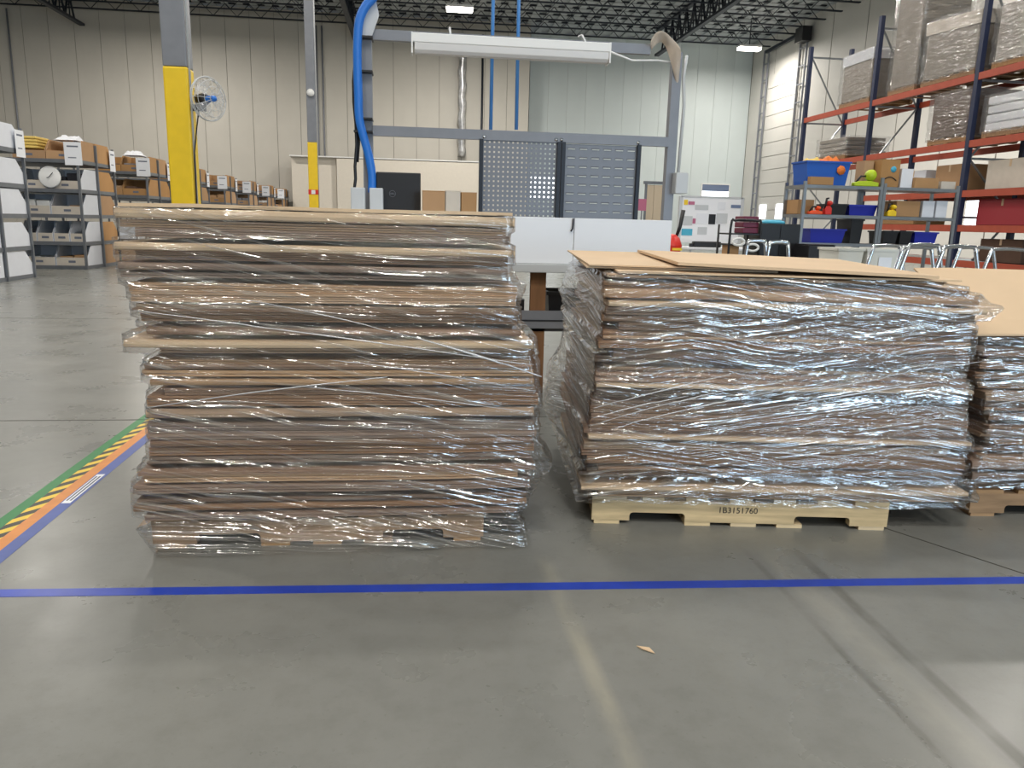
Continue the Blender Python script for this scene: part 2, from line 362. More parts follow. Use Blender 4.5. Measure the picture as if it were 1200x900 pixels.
# ceiling with joists and girders
ce = struct(MB().box(-45, XR+.3, -14.2, YP+.3, ZD+.1, ZD+.25, DECKROOF).build('ceiling'), 'corrugated roof deck over dark open web steel joists', 'ceiling')
rib = MB()
for i in range(90): rib.box(-45+i*.73, -45+i*.73+.35, -14, YP, ZD+.02, ZD+.12, DECKROOF)
rib.build('deck_ribs', ce)
jm = MB()
x0, x1 = -32.0, XR-.1
for z in (ZJ, ZJ+.62):
    for dy in (-.05, .05): jm.box(x0, x1, dy-.025, dy+.025, z, z+.05, DARKSTEEL)
k = 0; x = x0
while x < x1-.6:
    jm.bar((x, 0, ZJ+.03), (x+.6, 0, ZJ+.62), .03, .03, DARKSTEEL); jm.bar((x+.6, 0, ZJ+.62), (x+1.2, 0, ZJ+.03), .03, .03, DARKSTEEL)
    x += 1.2
jme = jm.mesh('roof_joist')
for i in range(28): link('roof_joist', jme, ce, (0, 3.5+i*1.52, 0))
gm = MB()
for z in (10.55, ZJ+.55): gm.box(-.12, .12, 0, YP-2.1, z, z+.12, DARKSTEEL)
y = 0.0
while y < YP-3.2:
    gm.bar((0, y, 10.6), (0, y+.55, ZJ+.55), .09, .05, DARKSTEEL); gm.bar((0, y+.55, ZJ+.55), (0, y+1.1, 10.6), .09, .05, DARKSTEEL)
    gm.bar((0, y+.55, 10.6), (0, y+.55, ZJ+.55), .05, .05, DARKSTEEL); y += 1.1
gme = gm.mesh('roof_girder')
for gx in (-17.0, -3.2, 13.5): link('roof_girder', gme, ce, (gx, 0, 0))
# pipes on the beige wall
pm = MB().tube([(0, 0, 0), (0, 0, 11.2)], .045, GREYPAINT, 8).mesh('conduit')
wb = bpy.data.objects['wall_back']
for x in (-20.6, -5.55, -5.25, -4.95): link('conduit', pm, wb, (x, YB-.07, 0))
link('conduit', MB().tube([(0, 0, 0), (0, 0, 11.2)], .06, DARKSTEEL, 8).mesh('conduit'), wb, (3.68, YB-.08, 0))
dm = MB()
dm.tube([(2.55 + .03*math.sin(i*1.7), YB-.35, 4.7+i*.32) for i in range(21)], [.22+.03*math.sin(i*2.3) for i in range(21)], FOIL, 10)
tag(dm.build('foil_duct'), 'silver foil wrapped duct rising up the beige wall', 'duct')

# low cream partition in front of the back wall
pt = MB(); pt.box(-6.6, -4.25, 43.9, 44.3, 0, 4.36, CREAM); pt.box(-4.2, 3.6, 43.6, 44.3, 0, 4.33, CREAM)
pt.box(-6.65, 3.65, 43.55, 44.33, 4.36, 4.42, WHITEPL)
tag(pt.build('partition_enclosure'), 'low cream partition enclosure in front of the beige wall', 'partition')
# window in the pale wall + lit pane seen through the pegboard
def window(name, p0, p1, split, label):
    x0, x1, z1, z0 = p0.x, p1.x, p0.z, p1.z
    w = MB(); t = .07; y = YP-.06
    w.box(x0-t, x1+t, y, y+.06, z1, z1+t, WHITEPL); w.box(x0-t, x1+t, y, y+.06, z0-t, z0, WHITEPL); w.box(x0-t, x0, y, y+.06, z0, z1, WHITEPL); w.box(x1, x1+t, y, y+.06, z0, z1, WHITEPL)
    o = struct(w.build(name), label, 'window')
    zs = z0+(z1-z0)*split
    MB().box(x0, x1, y+.02, y+.04, z0, zs, DAY).build('pane', o)
    if split < 1: MB().box(x0, x1, y+.02, y+.04, zs, z1, GLASSBLUE).build('pane', o)
window('window_1', aty(823, 216, YP), aty(853, 231, YP), .45, 'small window with bright lower half in the pale wall')
window('window_2', aty(622, 206, YP), aty(656, 233, YP), 1.0, 'bright window behind the perforated steel panel')

# loading door on the right wall
y0, y1 = atx(897, 150, XR).y, atx(931, 150, XR).y     # far, near
ya, yb = min(y0, y1), max(y0, y1)
dr = struct(empty('door_1', (XR-.04, (ya+yb)/2, 0)), 'tall sectional loading door with horizontal panels in the right wall', 'door')
nsec = 13; hs = 9.75/nsec
dmz = MB().box(-.04, .02, -(yb-ya)/2, (yb-ya)/2, .01, hs-.025, GREYWALL).mesh('door_section')
for i in range(nsec): link('door_section', dmz, dr, (0, 0, i*hs))
for yy in (-1.1, 1.0):
    MB().box(-.07, -.03, yy-.42, yy+.42, 1.75, 2.55, DAY).build('window_pane', dr)
MB().bar((-.3, (yb-ya)/2, 11.0), (-.3, -(yb-ya)/2-.4, 11.1), .16, .16, DARKSTEEL).build('lift_shaft', dr)
MB().box(-.6, -.1, -(yb-ya)/2-1.2, -(yb-ya)/2-.4, 10.6, 11.3, BLACK).build('door_motor', dr)
def track(yc, w):
    t = MB()
    for s in (-1, 1): t.box(-.15, -.07, yc+s*w/2-.04, yc+s*w/2+.04, 0, 11.2, GREYPAINT)
    for i in range(12): t.box(-.14, -.08, yc-w/2, yc+w/2, .9*i+.5, .9*i+.56, GREYPAINT)
    return t.build('door_track', dr)
track((yb-ya)/2+.35, .55); track(-(yb-ya)/2-.45, .7)
# glowing pane that paints a bright window reflection low behind the rack
p = atx(1145, 250, XR)
MBw = MB().box(-.03, .0, -.55, .55, -.45, .45, DAY); o = struct(MBw.build('reflection_pane', None, (XR-.01, p.y, p.z)), 'glowing pane put in for a window reflection behind the rack', 'window')

# ------------------------------------------------------------------ ceiling lamps
lab = {0: 'high bay lamp at the top edge above the hanging white light', 1: 'glowing high bay lamp beside the pale wall corner'}
for i, (x, y) in enumerate(LAMPS):
    e = empty('high_bay_lamp', (x, y, LAMP_Z))
    if i < 2: tag(e, lab[i], 'lamp', 'high bay lamps under the roof')
    else: tag(e, 'high bay lamp under the roof, out of view, some of these added', 'lamp', 'high bay lamps under the roof')
    MB().box(-.62, .62, -.25, .25, .03, .14, WHITEPL).build('housing', e)
    MB().box(-.58, .58, -.22, .22, -.1, .03, LENS).build('lens', e)
    MB().box(-.02, .02, -.02, .02, .14, ZD+.1-LAMP_Z, DARKSTEEL).build('hanger', e)
    a = area('lamp_light', (0, 0, -.13), (0, 0, 0), 1.15, .44, lamp_power(y), LAMP_COL) if y > 0 else area('lamp_light', (0, 0, -.13), (0, 0, 0), .62, .26, lamp_power(y), LAMP_COL); a.parent = e

# ------------------------------------------------------------------ columns
def column(x, y, w, ztop_yellow, label):
    e = tag(empty('building_column', (x, y, 0)), label, 'column', 'building columns')
    bevel(MB().box(-w/2, w/2, -w/2, w/2, 0, ztop_yellow, YELLOW).build('guard_sleeve', e), .02)
    s = w*.5
    bevel(MB().box(-s+.004, s-.004, -s+.004, s-.004, ztop_yellow, 10.55, GREYPAINT).build('shaft', e), .012)
    MB().tube([(w/2+.015, -w/2+.03, 1.2), (w/2+.015, -w/2+.03, 10.5)], .012, LTGREY, 6).build('cable', e)
    return e
c1 = column(-2.68, 9.7, .27, 2.83, 'large yellow and grey building column beside the wall fan')
c2 = column(-2.60, 20.9, .235, 3.07, 'thin distant yellow and grey building column left of the workstation')
MB().lathe([(0, .0), (.09, 0), (.09, .06), (0, .06)], WHITEPL, n=14).build('round_sensor', c2, (0, -.125, 4.25), 0, (R(90), 0, 0))
MB().box(-.125, .125, -.123, -.119, 1.78, 1.9, REDP).build('red_band', c2)
MB().box(-.05, .05, -.126, -.123, 1.79, 1.89, WHITEPL).build('white_label', c2)

# wall fan on the first column
fan = tag(empty('wall_fan', (-2.36, 9.62, 2.5)), 'clear round fan mounted on the yellow column by a black bracket', 'fan')
MB().bar((-.2, 0, -.1), (-.02, 0, -.1), .05, .07, BLACK).build('bracket', fan)
fdir = Vector((.82, -.57, 0)).normalized(); frot = fdir.to_track_quat('Z', 'Y').to_euler()
MB().lathe([(0, -.16), (.06, -.15), (.07, -.05), (.05, 0), (0, .0)], BLACK, n=14).build('motor', fan, (0, 0, 0), 0, frot)
cg = MB()
for rr, zz in ((.24, 0), (.2, .05), (.13, .075), (.06, .085), (.235, -.03), (.15, -.07)):
    cg.tube([(rr*math.cos(t*math.pi/16), rr*math.sin(t*math.pi/16), zz+.03) for t in range(33)], .003 if rr < .23 else .006, LTGREY, 5)
for t in range(16):
    c, s = math.cos(t*math.pi/8), math.sin(t*math.pi/8)
    cg.tube([(.04*c, .04*s, .115), (.13*c, .13*s, .105), (.2*c, .2*s, .08), (.24*c, .24*s, .03), (.15*c, .15*s, -.04)], .0025, LTGREY, 4)
cg.build('cage', fan, (0, 0, 0), 0, frot)
for k in range(3):
    t0 = k*2*math.pi/3; vs = []
    for i in range(7):
        for j in range(5):
            rr = .04+.17*j/4; t = t0+(i/6-.5)*1.5*(.6+.4*j/4); vs.append((rr*math.cos(t), rr*math.sin(t), .03+.04*(i/6-.5)))
    MB().add(vs, [(i*5+j, i*5+j+1, (i+1)*5+j+1, (i+1)*5+j) for i in range(6) for j in range(4)], FANBLADE, True).build('blade', fan, (0, 0, 0), 0, frot)
MB().lathe([(0, .13), (.03, .125), (.035, .1), (.035, .0)], BLUEHOSE, n=12).build('hub', fan, (0, 0, 0), 0, frot)
MB().tube([(-.1, 0, -.14), (-.13, 0, -.3), (-.16, -.05, -.6), (-.17, -.05, -1.2)], .008, BLACK, 5).build('power_cord', fan)

# ------------------------------------------------------------------ floor tapes
def tape(name, x0, x1, y0, y1, m, label, z=.0005, rz=0, loc=(0, 0, 0)):
    return tag(MB().box(x0, x1, y0, y1, .0003, .0003+z, m).build(name, None, loc, rz), label, 'tape')
tape('floor_tape', -1.65, -1.598, .2, 9.0, TAPEGREEN, 'green floor tape, outermost of the four parallel strips at left')
tape('hazard_tape', -1.598, -1.546, .2, 9.0, HAZ, 'yellow and black hazard striped floor tape beside the green strip')
tape('floor_tape', -1.546, -1.494, .2, 9.0, TAPEORANGE, 'orange floor tape between hazard stripes and blue strip')
tape('floor_tape', -1.494, -1.44, .2, 9.0, TAPEBLUE2, 'faded blue floor tape next to the orange strip')
pa = Vector((-1.33, 2.462, 0)); pb = Vector((2.158, 2.30, 0)); an = math.atan2(pb.y-pa.y, pb.x-pa.x); ln = (pb-pa).length
tape('floor_tape', -1.2, ln+1.5, -.026, .026, TAPEBLUE, 'long blue floor tape running across in front of the pallets', z=.0009, rz=an, loc=pa)
p1, p2 = gz(78, 590), gz(124, 556)
ls = tag(MB().box(-1.488, -1.452, p1.y, p2.y, .0012, .0016, PAPER).build('floor_label'), 'white paper label strip stuck on the faded blue tape', 'label')
for q in range(2): MB().box(-1.482+q*.015, -1.474+q*.015, p1.y+.03, p2.y-.03, .0016, .0018, PRINT).build('printed_line', ls)
p = gz(757, 762)
tag(MB().add([(-.03, -.004, 0), (-.01, -.009, .002), (.03, .0, .001), (.005, .009, .004), (-.03, -.004, .003), (-.01, -.009, .005), (.03, .0, .003), (.005, .009, .007)], [(3, 2, 1, 0), (4, 5, 6, 7), (0, 1, 5, 4), (1, 2, 6, 5), (2, 3, 7, 6), (3, 0, 4, 7)], MATS['tan_cardboard']).build('cardboard_scrap', None, (p.x, p.y, .001), R(-50)), 'small torn cardboard scrap on the open floor', 'scrap')

# ------------------------------------------------------------------ wrapped loads
def pallet(parent, loc, rz, m, stamp=None):
    pl = empty('pallet', loc, rz); pl.parent = parent
    Lx, Dy = 1.219, 1.016
    prof = [(0, .016), (.155, .016)]
    def notch(a):
        r = .014
        return [(a, .016), (a, .052-r), (a+r*.3, .052-r*.3), (a+r, .052), (a+.229-r, .052), (a+.229-r*.3, .052-r*.3), (a+.229, .052-r), (a+.229, .016)]
    prof = [(0, .016)] + notch(.155) + notch(Lx-.155-.229) + [(Lx, .016), (Lx, .105), (0, .105)]
    sm = MB().prism(prof, 'y', 0, .038, m).mesh('stringer')
    for y in (0, Dy/2-.019, Dy-.038): link('stringer', sm, pl, (0, y, 0))
    db = MB().box(0, .09, .0, Dy, .1055, .1215, m).mesh('deck_board'); wdb = MB().box(0, .14, .0, Dy, .1055, .1215, m).mesh('deck_board')
    for i in range(7):
        x = i*(Lx-.14)/6; link('deck_board', wdb if i in (0, 6) else db, pl, (x + (0 if i in (0, 6) else .025), 0, 0))
    bb = MB().box(0, .105, .002, Dy, .0, .0155, m).mesh('bottom_board')
    for x in (.01, .385, .575, .765, Lx-.115)[0:5]: link('bottom_board', bb, pl, (x, 0, 0))
    if stamp: text_mesh('stamp', stamp, .036, INK, pl, (.60, -.0006, .070), (R(90), 0, 0))
    return pl

def interp(tab, z):
    if z <= tab[0][0]: return tab[0][1:]
    for a, b in zip(tab, tab[1:]):
        if z <= b[0]:
            t = (z-a[0])/(b[0]-a[0]+1e-9); return tuple(p+(q-p)*t for p, q in zip(a[1:], b[1:]))
    return tab[-1][1:]

def sheet_mesh(xl, xr, yf, yb, z, t, kind, seed, sag):
    """flattened carton: folded front (kind 0) or open edge with a slit between two plies (kind 1)"""
    nx = 14; mb = MB(); rnd = random.Random(seed)
    def section(prof):
        vs = []; n = len(prof)
        for i in range(nx+1):
            fx = i/nx; x = xl+(xr-xl)*fx
            dy = .006*nz3(x*2.2, seed*.37, 0) + .002*nz3(x*9, seed*.37, 3)
            for (py, pz) in prof:
                edge = 1.0 if py < yf+.3 else .3
                zz = z+pz*t
                vs.append((x, py+dy*edge, zz+sag(x, py, zz)))
        fs = []
        for i in range(nx):
            for j in range(n): fs.append((i*n+j, i*n+(j+1) % n, (i+1)*n+(j+1) % n, (i+1)*n+j))
        fs += [list(range(n))[::-1], [nx*n+j for j in range(n)]]
        mb.add(vs, [f[::-1] for f in fs], CARD)
    if kind == 0:
        r = min(t*.5, .01)
        section([(yf+r, 0), (yb, 0), (yb, 1), (yf+r, 1), (yf+r*.3, .86), (yf, .5), (yf+r*.3, .14)])
    else:
        n = max(2, int(t/.0075))
        for q in range(n):
            d = rnd.uniform(.0, .010); lo_, hi_ = q/n, (q+.78)/n if q < n-1 else 1.0
            section([(yf+d, lo_), (yb, lo_), (yb, hi_), (yf+d, hi_)])
    return mb.mesh('cardboard_sheet')

def build_load(label, loc, rz, tab, z0, ztop, seed, m_film, pal, folds, cat='cardboard load', tmin=.014, tmax=.038, film_low=None, bulges=(), top_lip=.06, lean=(0, 0), tops=None, skirt=None, thick_marks=()):
    """tab rows: z, xl, xr, yf, yb (local).  film is wrapped around the widest sheets"""
    rnd = random.Random(seed)
    root = tag(empty('wrapped_cardboard_load', loc, rz), label, cat, 'stretch wrapped pallets of flattened cardboard')
    amp = .0035
    def sag(x, y, z):
        k = max(0, min(1, (z-z0)/.12)); return k*amp*nz3(x*1.6+seed, y*.7, z*2.2) + k*.002*nz3(x*5, y*2+seed, z*6)
    sheets = []; z = z0; i = 0; done = []
    while z < ztop-.006:
        t = rnd.uniform(tmin, tmax)
        if rnd.random() < .25: t *= .55
        if z+t > ztop: t = ztop-z
        xl, xr, yf, yb = interp(tab, z+t/2)
        mark = [mk for mk in thick_marks if mk[0] <= z and mk not in done]
        if mark: t = mark[0][1]; done.append(mark[0])
        rec = abs(rnd.gauss(0, 1)); rec = min(rec*.014, .04) + (.05 if rnd.random() < .15 else 0) + .11*max(0, nz3(z*13, seed*1.7, 0)-.12)
        a = xl+rnd.uniform(0, .03)+(.05 if rnd.random() < .12 else 0); b = xr-rnd.uniform(0, .03)-(.06 if rnd.random() < .14 else 0)
        f = yf+rec; bk = yb-rnd.uniform(0, .05)
        if mark: a, b, f = xl-mark[0][2], xr, yf-.012
        me = sheet_mesh(a, b, f, bk, z, t, 0 if (mark or rnd.random() < .3) else 1, seed*100+i, sag)
        if mark: me.materials[0] = CARDTOP
        elif rnd.random() < .13: me.materials[0] = CARDMID
        link('cardboard_sheet', me, root)
        sheets.append((z, z+t, a, b, f, bk)); z += t+rnd.choice((.0008, .0015, .003, .006, .010, .018)); i += 1
    if tops: tops(root)
    pallet(root, *pal)
    # ---- stretch film
    lo = film_low if film_low is not None else z0-.03
    M, NF, NS = 150, 130, 60
    ring = [('f', k/NF) for k in range(NF)] + [('r', k/NS) for k in range(NS)] + [('b', k/NS) for k in range(NS)] + [('l', k/NS) for k in range(NS)]
    n = len(ring); vs = []; uvs = []; rows = []
    zt = ztop+.004
    for j in range(M+1):
        zz = lo+(zt-lo)*j/M
        near = [s for s in sheets if s[0]-.022 <= zz <= s[1]+.022]
        if near: xl, xr, yf, yb = min(s[2] for s in near), max(s[3] for s in near), min(s[4] for s in near), max(s[5] for s in near)
        else: xl, xr, yf, yb = interp(tab, zz); 
        if zz < z0 and skirt: xl, xr, yf, yb = skirt(zz, xl, xr, yf, yb)
        rows.append([zz, xl, xr, yf, yb])
    sm = []
    for j in range(M+1):
        w = [rows[max(0, min(M, j+d))] for d in (-2, -1, 0, 1, 2)]
        sm.append([rows[j][0], min(.7*rows[j][1]+.3*sum(r[1] for r in w)/5, rows[j][1]), max(.7*rows[j][2]+.3*sum(r[2] for r in w)/5, rows[j][2]), min(.6*rows[j][3]+.4*sum(r[3] for r in w)/5, rows[j][3]), rows[j][4]])
    for lip in range(5): sm.append([zt+.004, sm[M][1], sm[M][2], sm[M][3], sm[M][4], (lip+1)/5*top_lip])
    for j, rw in enumerate(sm):
        zz, xl, xr, yf, yb = rw[:5]; ins = rw[5] if len(rw) > 5 else 0
        off = .007
        xl -= off; xr += off; yf -= off; yb += off
        cr = .035
        for kk, (sd, t) in enumerate(ring):
            if sd == 'f': x, y, nx_, ny_ = xl+(xr-xl)*t, yf, 0, -1; u = x
            elif sd == 'r': x, y, nx_, ny_ = xr, yf+(yb-yf)*t, 1, 0; u = 1.6+y-yf
            elif sd == 'b': x, y, nx_, ny_ = xr-(xr-xl)*t, yb, 0, 1; u = 4.4-x
            else: x, y, nx_, ny_ = xl, yb-(yb-yf)*t, -1, 0; u = -1.2-(y-yf)
            # round the corners
            cx = min(x-xl, xr-x); cy = min(y-yf, yb-y)
            if sd in 'fb' and cx < cr: y += (1 if sd == 'f' else -1)*(cr-cx)**2/cr*.5; 
            if sd in 'rl' and cy < cr: x += (-1 if sd == 'r' else 1)*(cr-cy)**2/cr*.5
            d = .006*abs(nz3(u*1.1+seed, zz*26+u*2.6, seed)) + .004*nz3(u*3+seed, zz*60+u*5, 2) + .006*nz3(u*1.5, zz*4, seed+5)
            for (bs, bz, bh, bd, bt) in bulges:
                if bs == sd:
                    e = max(0, 1-abs(zz-bz)/bh); g = math.exp(-((t-bt)/.35)**2); d += bd*e*g
            if ins: d = -ins + .015*nz3(u*6, ins*20, seed)
            x += nx_*d; y += ny_*d
            z_ = zz + sag(x, y, zz) + .006*nz3(u*2.3, zz*3, 9) + (.014*max(0, nz3(u*3.1, seed, ins*9)) if ins else 0)
            if j == 0: z_ = zz+.018*nz3(u*3.1, 0, seed)+.0
            vs.append((x, y, max(z_, .004))); uvs.append((u, zz-ins))
    fs = []; J = len(sm)
    for j in range(J-1):
        for k in range(n): fs.append((j*n+k, j*n+(k+1) % n, (j+1)*n+(k+1) % n, (j+1)*n+k))
    me = bpy.data.meshes.new('stretch_film'); me.from_pydata(vs, [], fs); me.materials.append(m_film)
    uvl = me.uv_layers.new(name='UVMap'); data = [0.0]*(len(fs)*8)
    for fi, f in enumerate(fs):
        us = [uvs[v][0] for v in f]; wrap = max(us)-min(us) > 1.5
        for c, v in enumerate(f):
            data[(fi*4+c)*2] = (us[0] if wrap else uvs[v][0]); data[(fi*4+c)*2+1] = uvs[v][1]
    uvl.data.foreach_set('uv', data); me.polygons.foreach_set('use_smooth', [True]*len(fs)); me.update()
    fo = link('stretch_film', me, root); fo['label'] = 'shiny clear plastic stretch film'
    # ---- bunched film cords lying on the front
    def front_y(zz): 
        j = max(0, min(M, int((zz-lo)/(zt-lo)*M))); return sm[j][3]
    for (xa, za, xb, zb, r0) in folds:
        pts = []
        for q in range(25):
            t = q/24; x = xa+(xb-xa)*t; zz = za+(zb-za)*t+.006*math.sin(t*3.1)
            y = min(front_y(zz+dz) for dz in (-.03, 0, .03))-.016-.004*nz3(t*3, seed, 1)
            pts.append((x, y, zz))
        MB().tube(pts, [r0*(.6+.5*abs(nz3(q*.4, seed, za)))*(1-.5*abs(q/12-1)) for q in range(25)], ROPE, 6).build('film_fold', root)
    return root, sheets

# left load (building axes); table z, xl, xr, yf, yb
TABL = [(.12, -1.02, .40, 2.73, 3.88), (.17, -1.03, .44, 2.74, 3.9), (.25, -1.0, .45, 2.74, 3.9), (.33, -.97, .455, 2.74, 3.9), (.45, -.95, .46, 2.745, 3.9),
        (.60, -.945, .455, 2.75, 3.9), (.72, -.95, .44, 2.75, 3.9), (.78, -.985, .42, 2.75, 3.9), (.84, -.965, .39, 2.755, 3.9), (.92, -.98, .375, 2.76, 3.9),
        (1.0, -1.005, .36, 2.76, 3.9), (1.1, -1.0, .35, 2.76, 3.9), (1.25, -.985, .345, 2.76, 3.9)]
FILM_L = film_mat('stretch_film_left', R(14), R(3), .38, .05, 1.0)
def skirtL(z, xl, xr, yf, yb):
    k = min(1, (.13-z)/.13); return (xl+.10*k, xr+.02*k, yf-.03*k, yb)
def topsL(root):
    m = MB(); vs = []
    nx = 16
    for i in range(nx+1):
        x = -.98+1.32*i/nx
        for (y, z) in ((2.755, 1.224), (3.86, 1.224), (3.86, 1.236), (2.755, 1.236)):
            vs.append((x, y+.01*nz3(x*3, 0, 1), z+.006*nz3(x*4, y, 4)+.006))
    m.add(vs, [tuple(i*4+j for j in (0, 1)) + ((i+1)*4+1, (i+1)*4) for i in range(nx)] + [(i*4+j, (i+1)*4+j, (i+1)*4+(j+1) % 4, i*4+(j+1) % 4) for i in range(nx) for j in (1, 2, 3)] + [(0, 3, 2, 1), (nx*4, nx*4+1, nx*4+2, nx*4+3)], CARDTOP)
    m.build('cardboard_sheet', root)
build_load('tallest wrapped stack of flattened cardboard, on the left pallet', (0, 0, 0), 0, TABL, .1225, 1.222, 3, FILM_L,
           ((-.96, 2.78, 0), 0, WOODOLD), [(-.93, .545, -.10, .655, .004), (-.95, .885, .43, .70, .004), (.0, .80, .46, .655, .007), (-.6, .93, .0, .80, .003), (-.4, .62, .42, .52, .003), (-.3, .72, .44, .60, .003)],
           film_low=.006, bulges=(('r', .99, .09, .035, .1), ('r', .70, .16, .05, .3), ('r', .30, .12, .085, .25), ('r', .5, .1, .02, .1), ('l', .95, .12, .02, .5)), skirt=skirtL,
           tops=topsL, thick_marks=((.742, .026, .015), (1.085, .026, .0), (1.172, .034, .0)))

# right load: local frame turned a little clockwise
OR = Vector((.72, 2.924, 0)); ARZ = R(-6.2)
TABR = [(.12, -.06, 1.53, -.03, 1.10), (.2, -.05, 1.53, -.035, 1.15), (.3, -.06, 1.52, -.035, 1.2), (.45, -.05, 1.50, -.035, 1.2), (.6, -.03, 1.485, -.03, 1.2), (.75, -.02, 1.475, -.03, 1.2),
        (.86, .0, 1.50, -.03, 1.2), (.93, -.01, 1.50, -.02, 1.2), (1.02, .01, 1.42, -.01, 1.2)]
FILM_R = film_mat('stretch_film_right', R(-9), R(8), .44, .05, 2.0)
def topsR(root):
    def slab(pts, t, m=CARDTOP):
        vs = [Vector(p) for p in pts]; vs += [v+Vector((0, 0, t)) for v in vs]
        MB().add(vs, [(3, 2, 1, 0), (4, 5, 6, 7), (0, 1, 5, 4), (1, 2, 6, 5), (2, 3, 7, 6), (3, 0, 4, 7)], m).build('cardboard_sheet', root)
    slab([(.06, .02, 1.026), (1.40, .0, 1.024), (1.44, 1.14, 1.034), (.10, 1.16, 1.036)], .007)
    slab([(-.05, .16, 1.036), (.72, .12, 1.036), (.78, 1.2, 1.052), (-.02, 1.22, 1.054)], .006)
    slab([(-.04, .15, 1.045), (.66, .10, 1.045), (.70, 1.16, 1.062), (-.04, 1.2, 1.064)], .006)
    slab([(.30, .06, 1.060), (1.28, -.05, 1.036), (1.34, 1.0, 1.052), (.32, 1.1, 1.072)], .012)
build_load('lower wrapped stack of flattened cardboard on the pallet stamped with numbers', OR, ARZ, TABR, .1225, 1.018, 5, FILM_R,
           ((0, 0, 0), R(-1.2), WOOD, '1B3151760'), [(-.02, .50, .55, .66, .004), (.0, .44, .62, .62, .003), (.05, .42, .75, .60, .004), (.6, .50, 1.45, .66, .004), (.7, .56, 1.5, .72, .003), (-.02, .46, .35, .56, .004), (.2, .36, 1.3, .30, .003)],
           film_low=.10, bulges=(('l', .88, .2, .10, .25), ('l', .5, .35, .10, .35), ('l', .3, .3, .06, .4), ('r', .93, .06, .07, .1), ('r', .15, .08, .05, .1), ('r', .36, .06, .02, .1)), tops=topsR, top_lip=.03, thick_marks=((.14, .018, .0), (.33, .016, -.02), (.56, .016, -.02), (.89, .02, -.03)))

# third load at the right edge
O3 = Vector((2.40, 2.90, 0))
TAB3 = [(.12, -.08, 1.4, -.03, 1.15), (.25, -.06, 1.4, -.03, 1.15), (.4, .02, 1.4, -.02, 1.15), (.55, -.03, 1.4, -.02, 1.15), (.7, -.06, 1.4, -.02, 1.15), (.78, -.04, 1.4, -.01, 1.15)]
FILM_3 = film_mat('stretch_film_edge', R(-7), R(5), .44, .05, 3.0)
def tops3(root):
    vs = []; nx, ny = 8, 6
    for k in (0, 1):
        for j in range(ny+1):
            for i in range(nx+1):
                x = -.10+1.46*i/nx; y = .0+.52*j/ny; z = .795+.245*(j/ny)**.9+.012*nz3(x*2, y*2, 3)
                vs.append((x, y, z+.008*k))
    n = (nx+1)*(ny+1); fs = []
    for j in range(ny):
        for i in range(nx):
            a = j*(nx+1)+i; fs.append((a, a+nx+1, a+nx+2, a+1)); fs.append((n+a, n+a+1, n+a+nx+2, n+a+nx+1))
    for i in range(nx): fs.append((i, i+1, n+i+1, n+i)); a = ny*(nx+1)+i; fs.append((a+1, a, n+a, n+a+1))
    for j in range(ny): a = j*(nx+1); fs.append((a+nx+1, a, n+a, n+a+nx+1)); b = a+nx; fs.append((b, b+nx+1, n+b+nx+1, n+b))
    MB().add(vs, fs, CARDTOP).build('cardboard_sheet', root)
build_load('wrapped cardboard stack at the right edge with a sloping tan sheet on top', O3, R(-5.6), TAB3, .1225, .785, 9, FILM_3,
           ((0, 0, 0), 0, WOODOLD), [(.0, .62, .9, .58, .003), (.0, .50, .9, .66, .004), (.05, .30, .9, .36, .003)], film_low=.11, bulges=(('l', .72, .2, .04, .2), ('l', .2, .2, .06, .3)), tops=tops3, top_lip=.05)

# ------------------------------------------------------------------ workstation behind the loads
WY = 5.9
wb_ = tag(empty('workbench', (.8, WY, 0)), 'grey steel workstation frame with white topped bench behind the loads', 'workbench')
def wpart(mb, name): return mb.build(name, wb_, (-.8, -WY, 0))
bevel(wpart(MB().box(-.55, 1.86, 5.30, 6.02, .872, .93, LTGREY), 'bench_top'), .005)
for x0, zt in ((-.375, 2.60), (1.895, 2.47)):
    u = wpart(MB().box(x0, x0+.07, WY-.03, WY+.04, 0, zt, GREYPAINT), 'upright_post')
for x0 in (-.5, 1.76): wpart(MB().box(x0, x0+.06, 5.36, 5.42, 0, .872, GREYPAINT), 'leg')
wpart(MB().box(.805, .915, 5.39, 5.43, 0, .872, PLY), 'plywood_support')
wpart(MB().box(-.45, 1.8, 5.36, 5.385, .475, .60, GREYPAINT).box(-.45, 1.8, 5.352, 5.36, .53, .536, DARKSTEEL), 'front_rail')
wpart(MB().box(-.45, 1.8, 5.39, 5.95, .45, .475, STEEL), 'lower_shelf')
wpart(MB().box(-.33, 1.72, WY-.025, WY+.02, 2.445, 2.515, GREYPAINT), 'upper_beam')
mbm = MB().box(-.305, 1.895, WY-.045, WY-.005, 1.795, 1.865, GREYPAINT)
wpart(mbm, 'middle_beam')
for x in (.50, 1.035, 1.075, 1.66): MB().lathe([(0, .006), (.012, .005), (.014, 0)], CHROME, n=10).build('bolt', wb_, (x-.8, -.045, 1.815), 0, (R(90), 0, 0))
wpart(MB().box(-.42, .52, 5.5, 6.04, 1.195, 1.215, LTGREY), 'riser_shelf')
for x in (-.40, .48): wpart(MB().box(x, x+.025, 5.55, 5.85, .93, 1.195, GREYPAINT), 'riser_support')
wpart(MB().prism([(-.375, 2.45), (-.305, 2.45), (-.25, 2.6), (-.27, 2.70), (-.32, 2.68), (-.36, 2.60)], 'y', WY-.06, WY-.035, LTGREY), 'top_bracket')
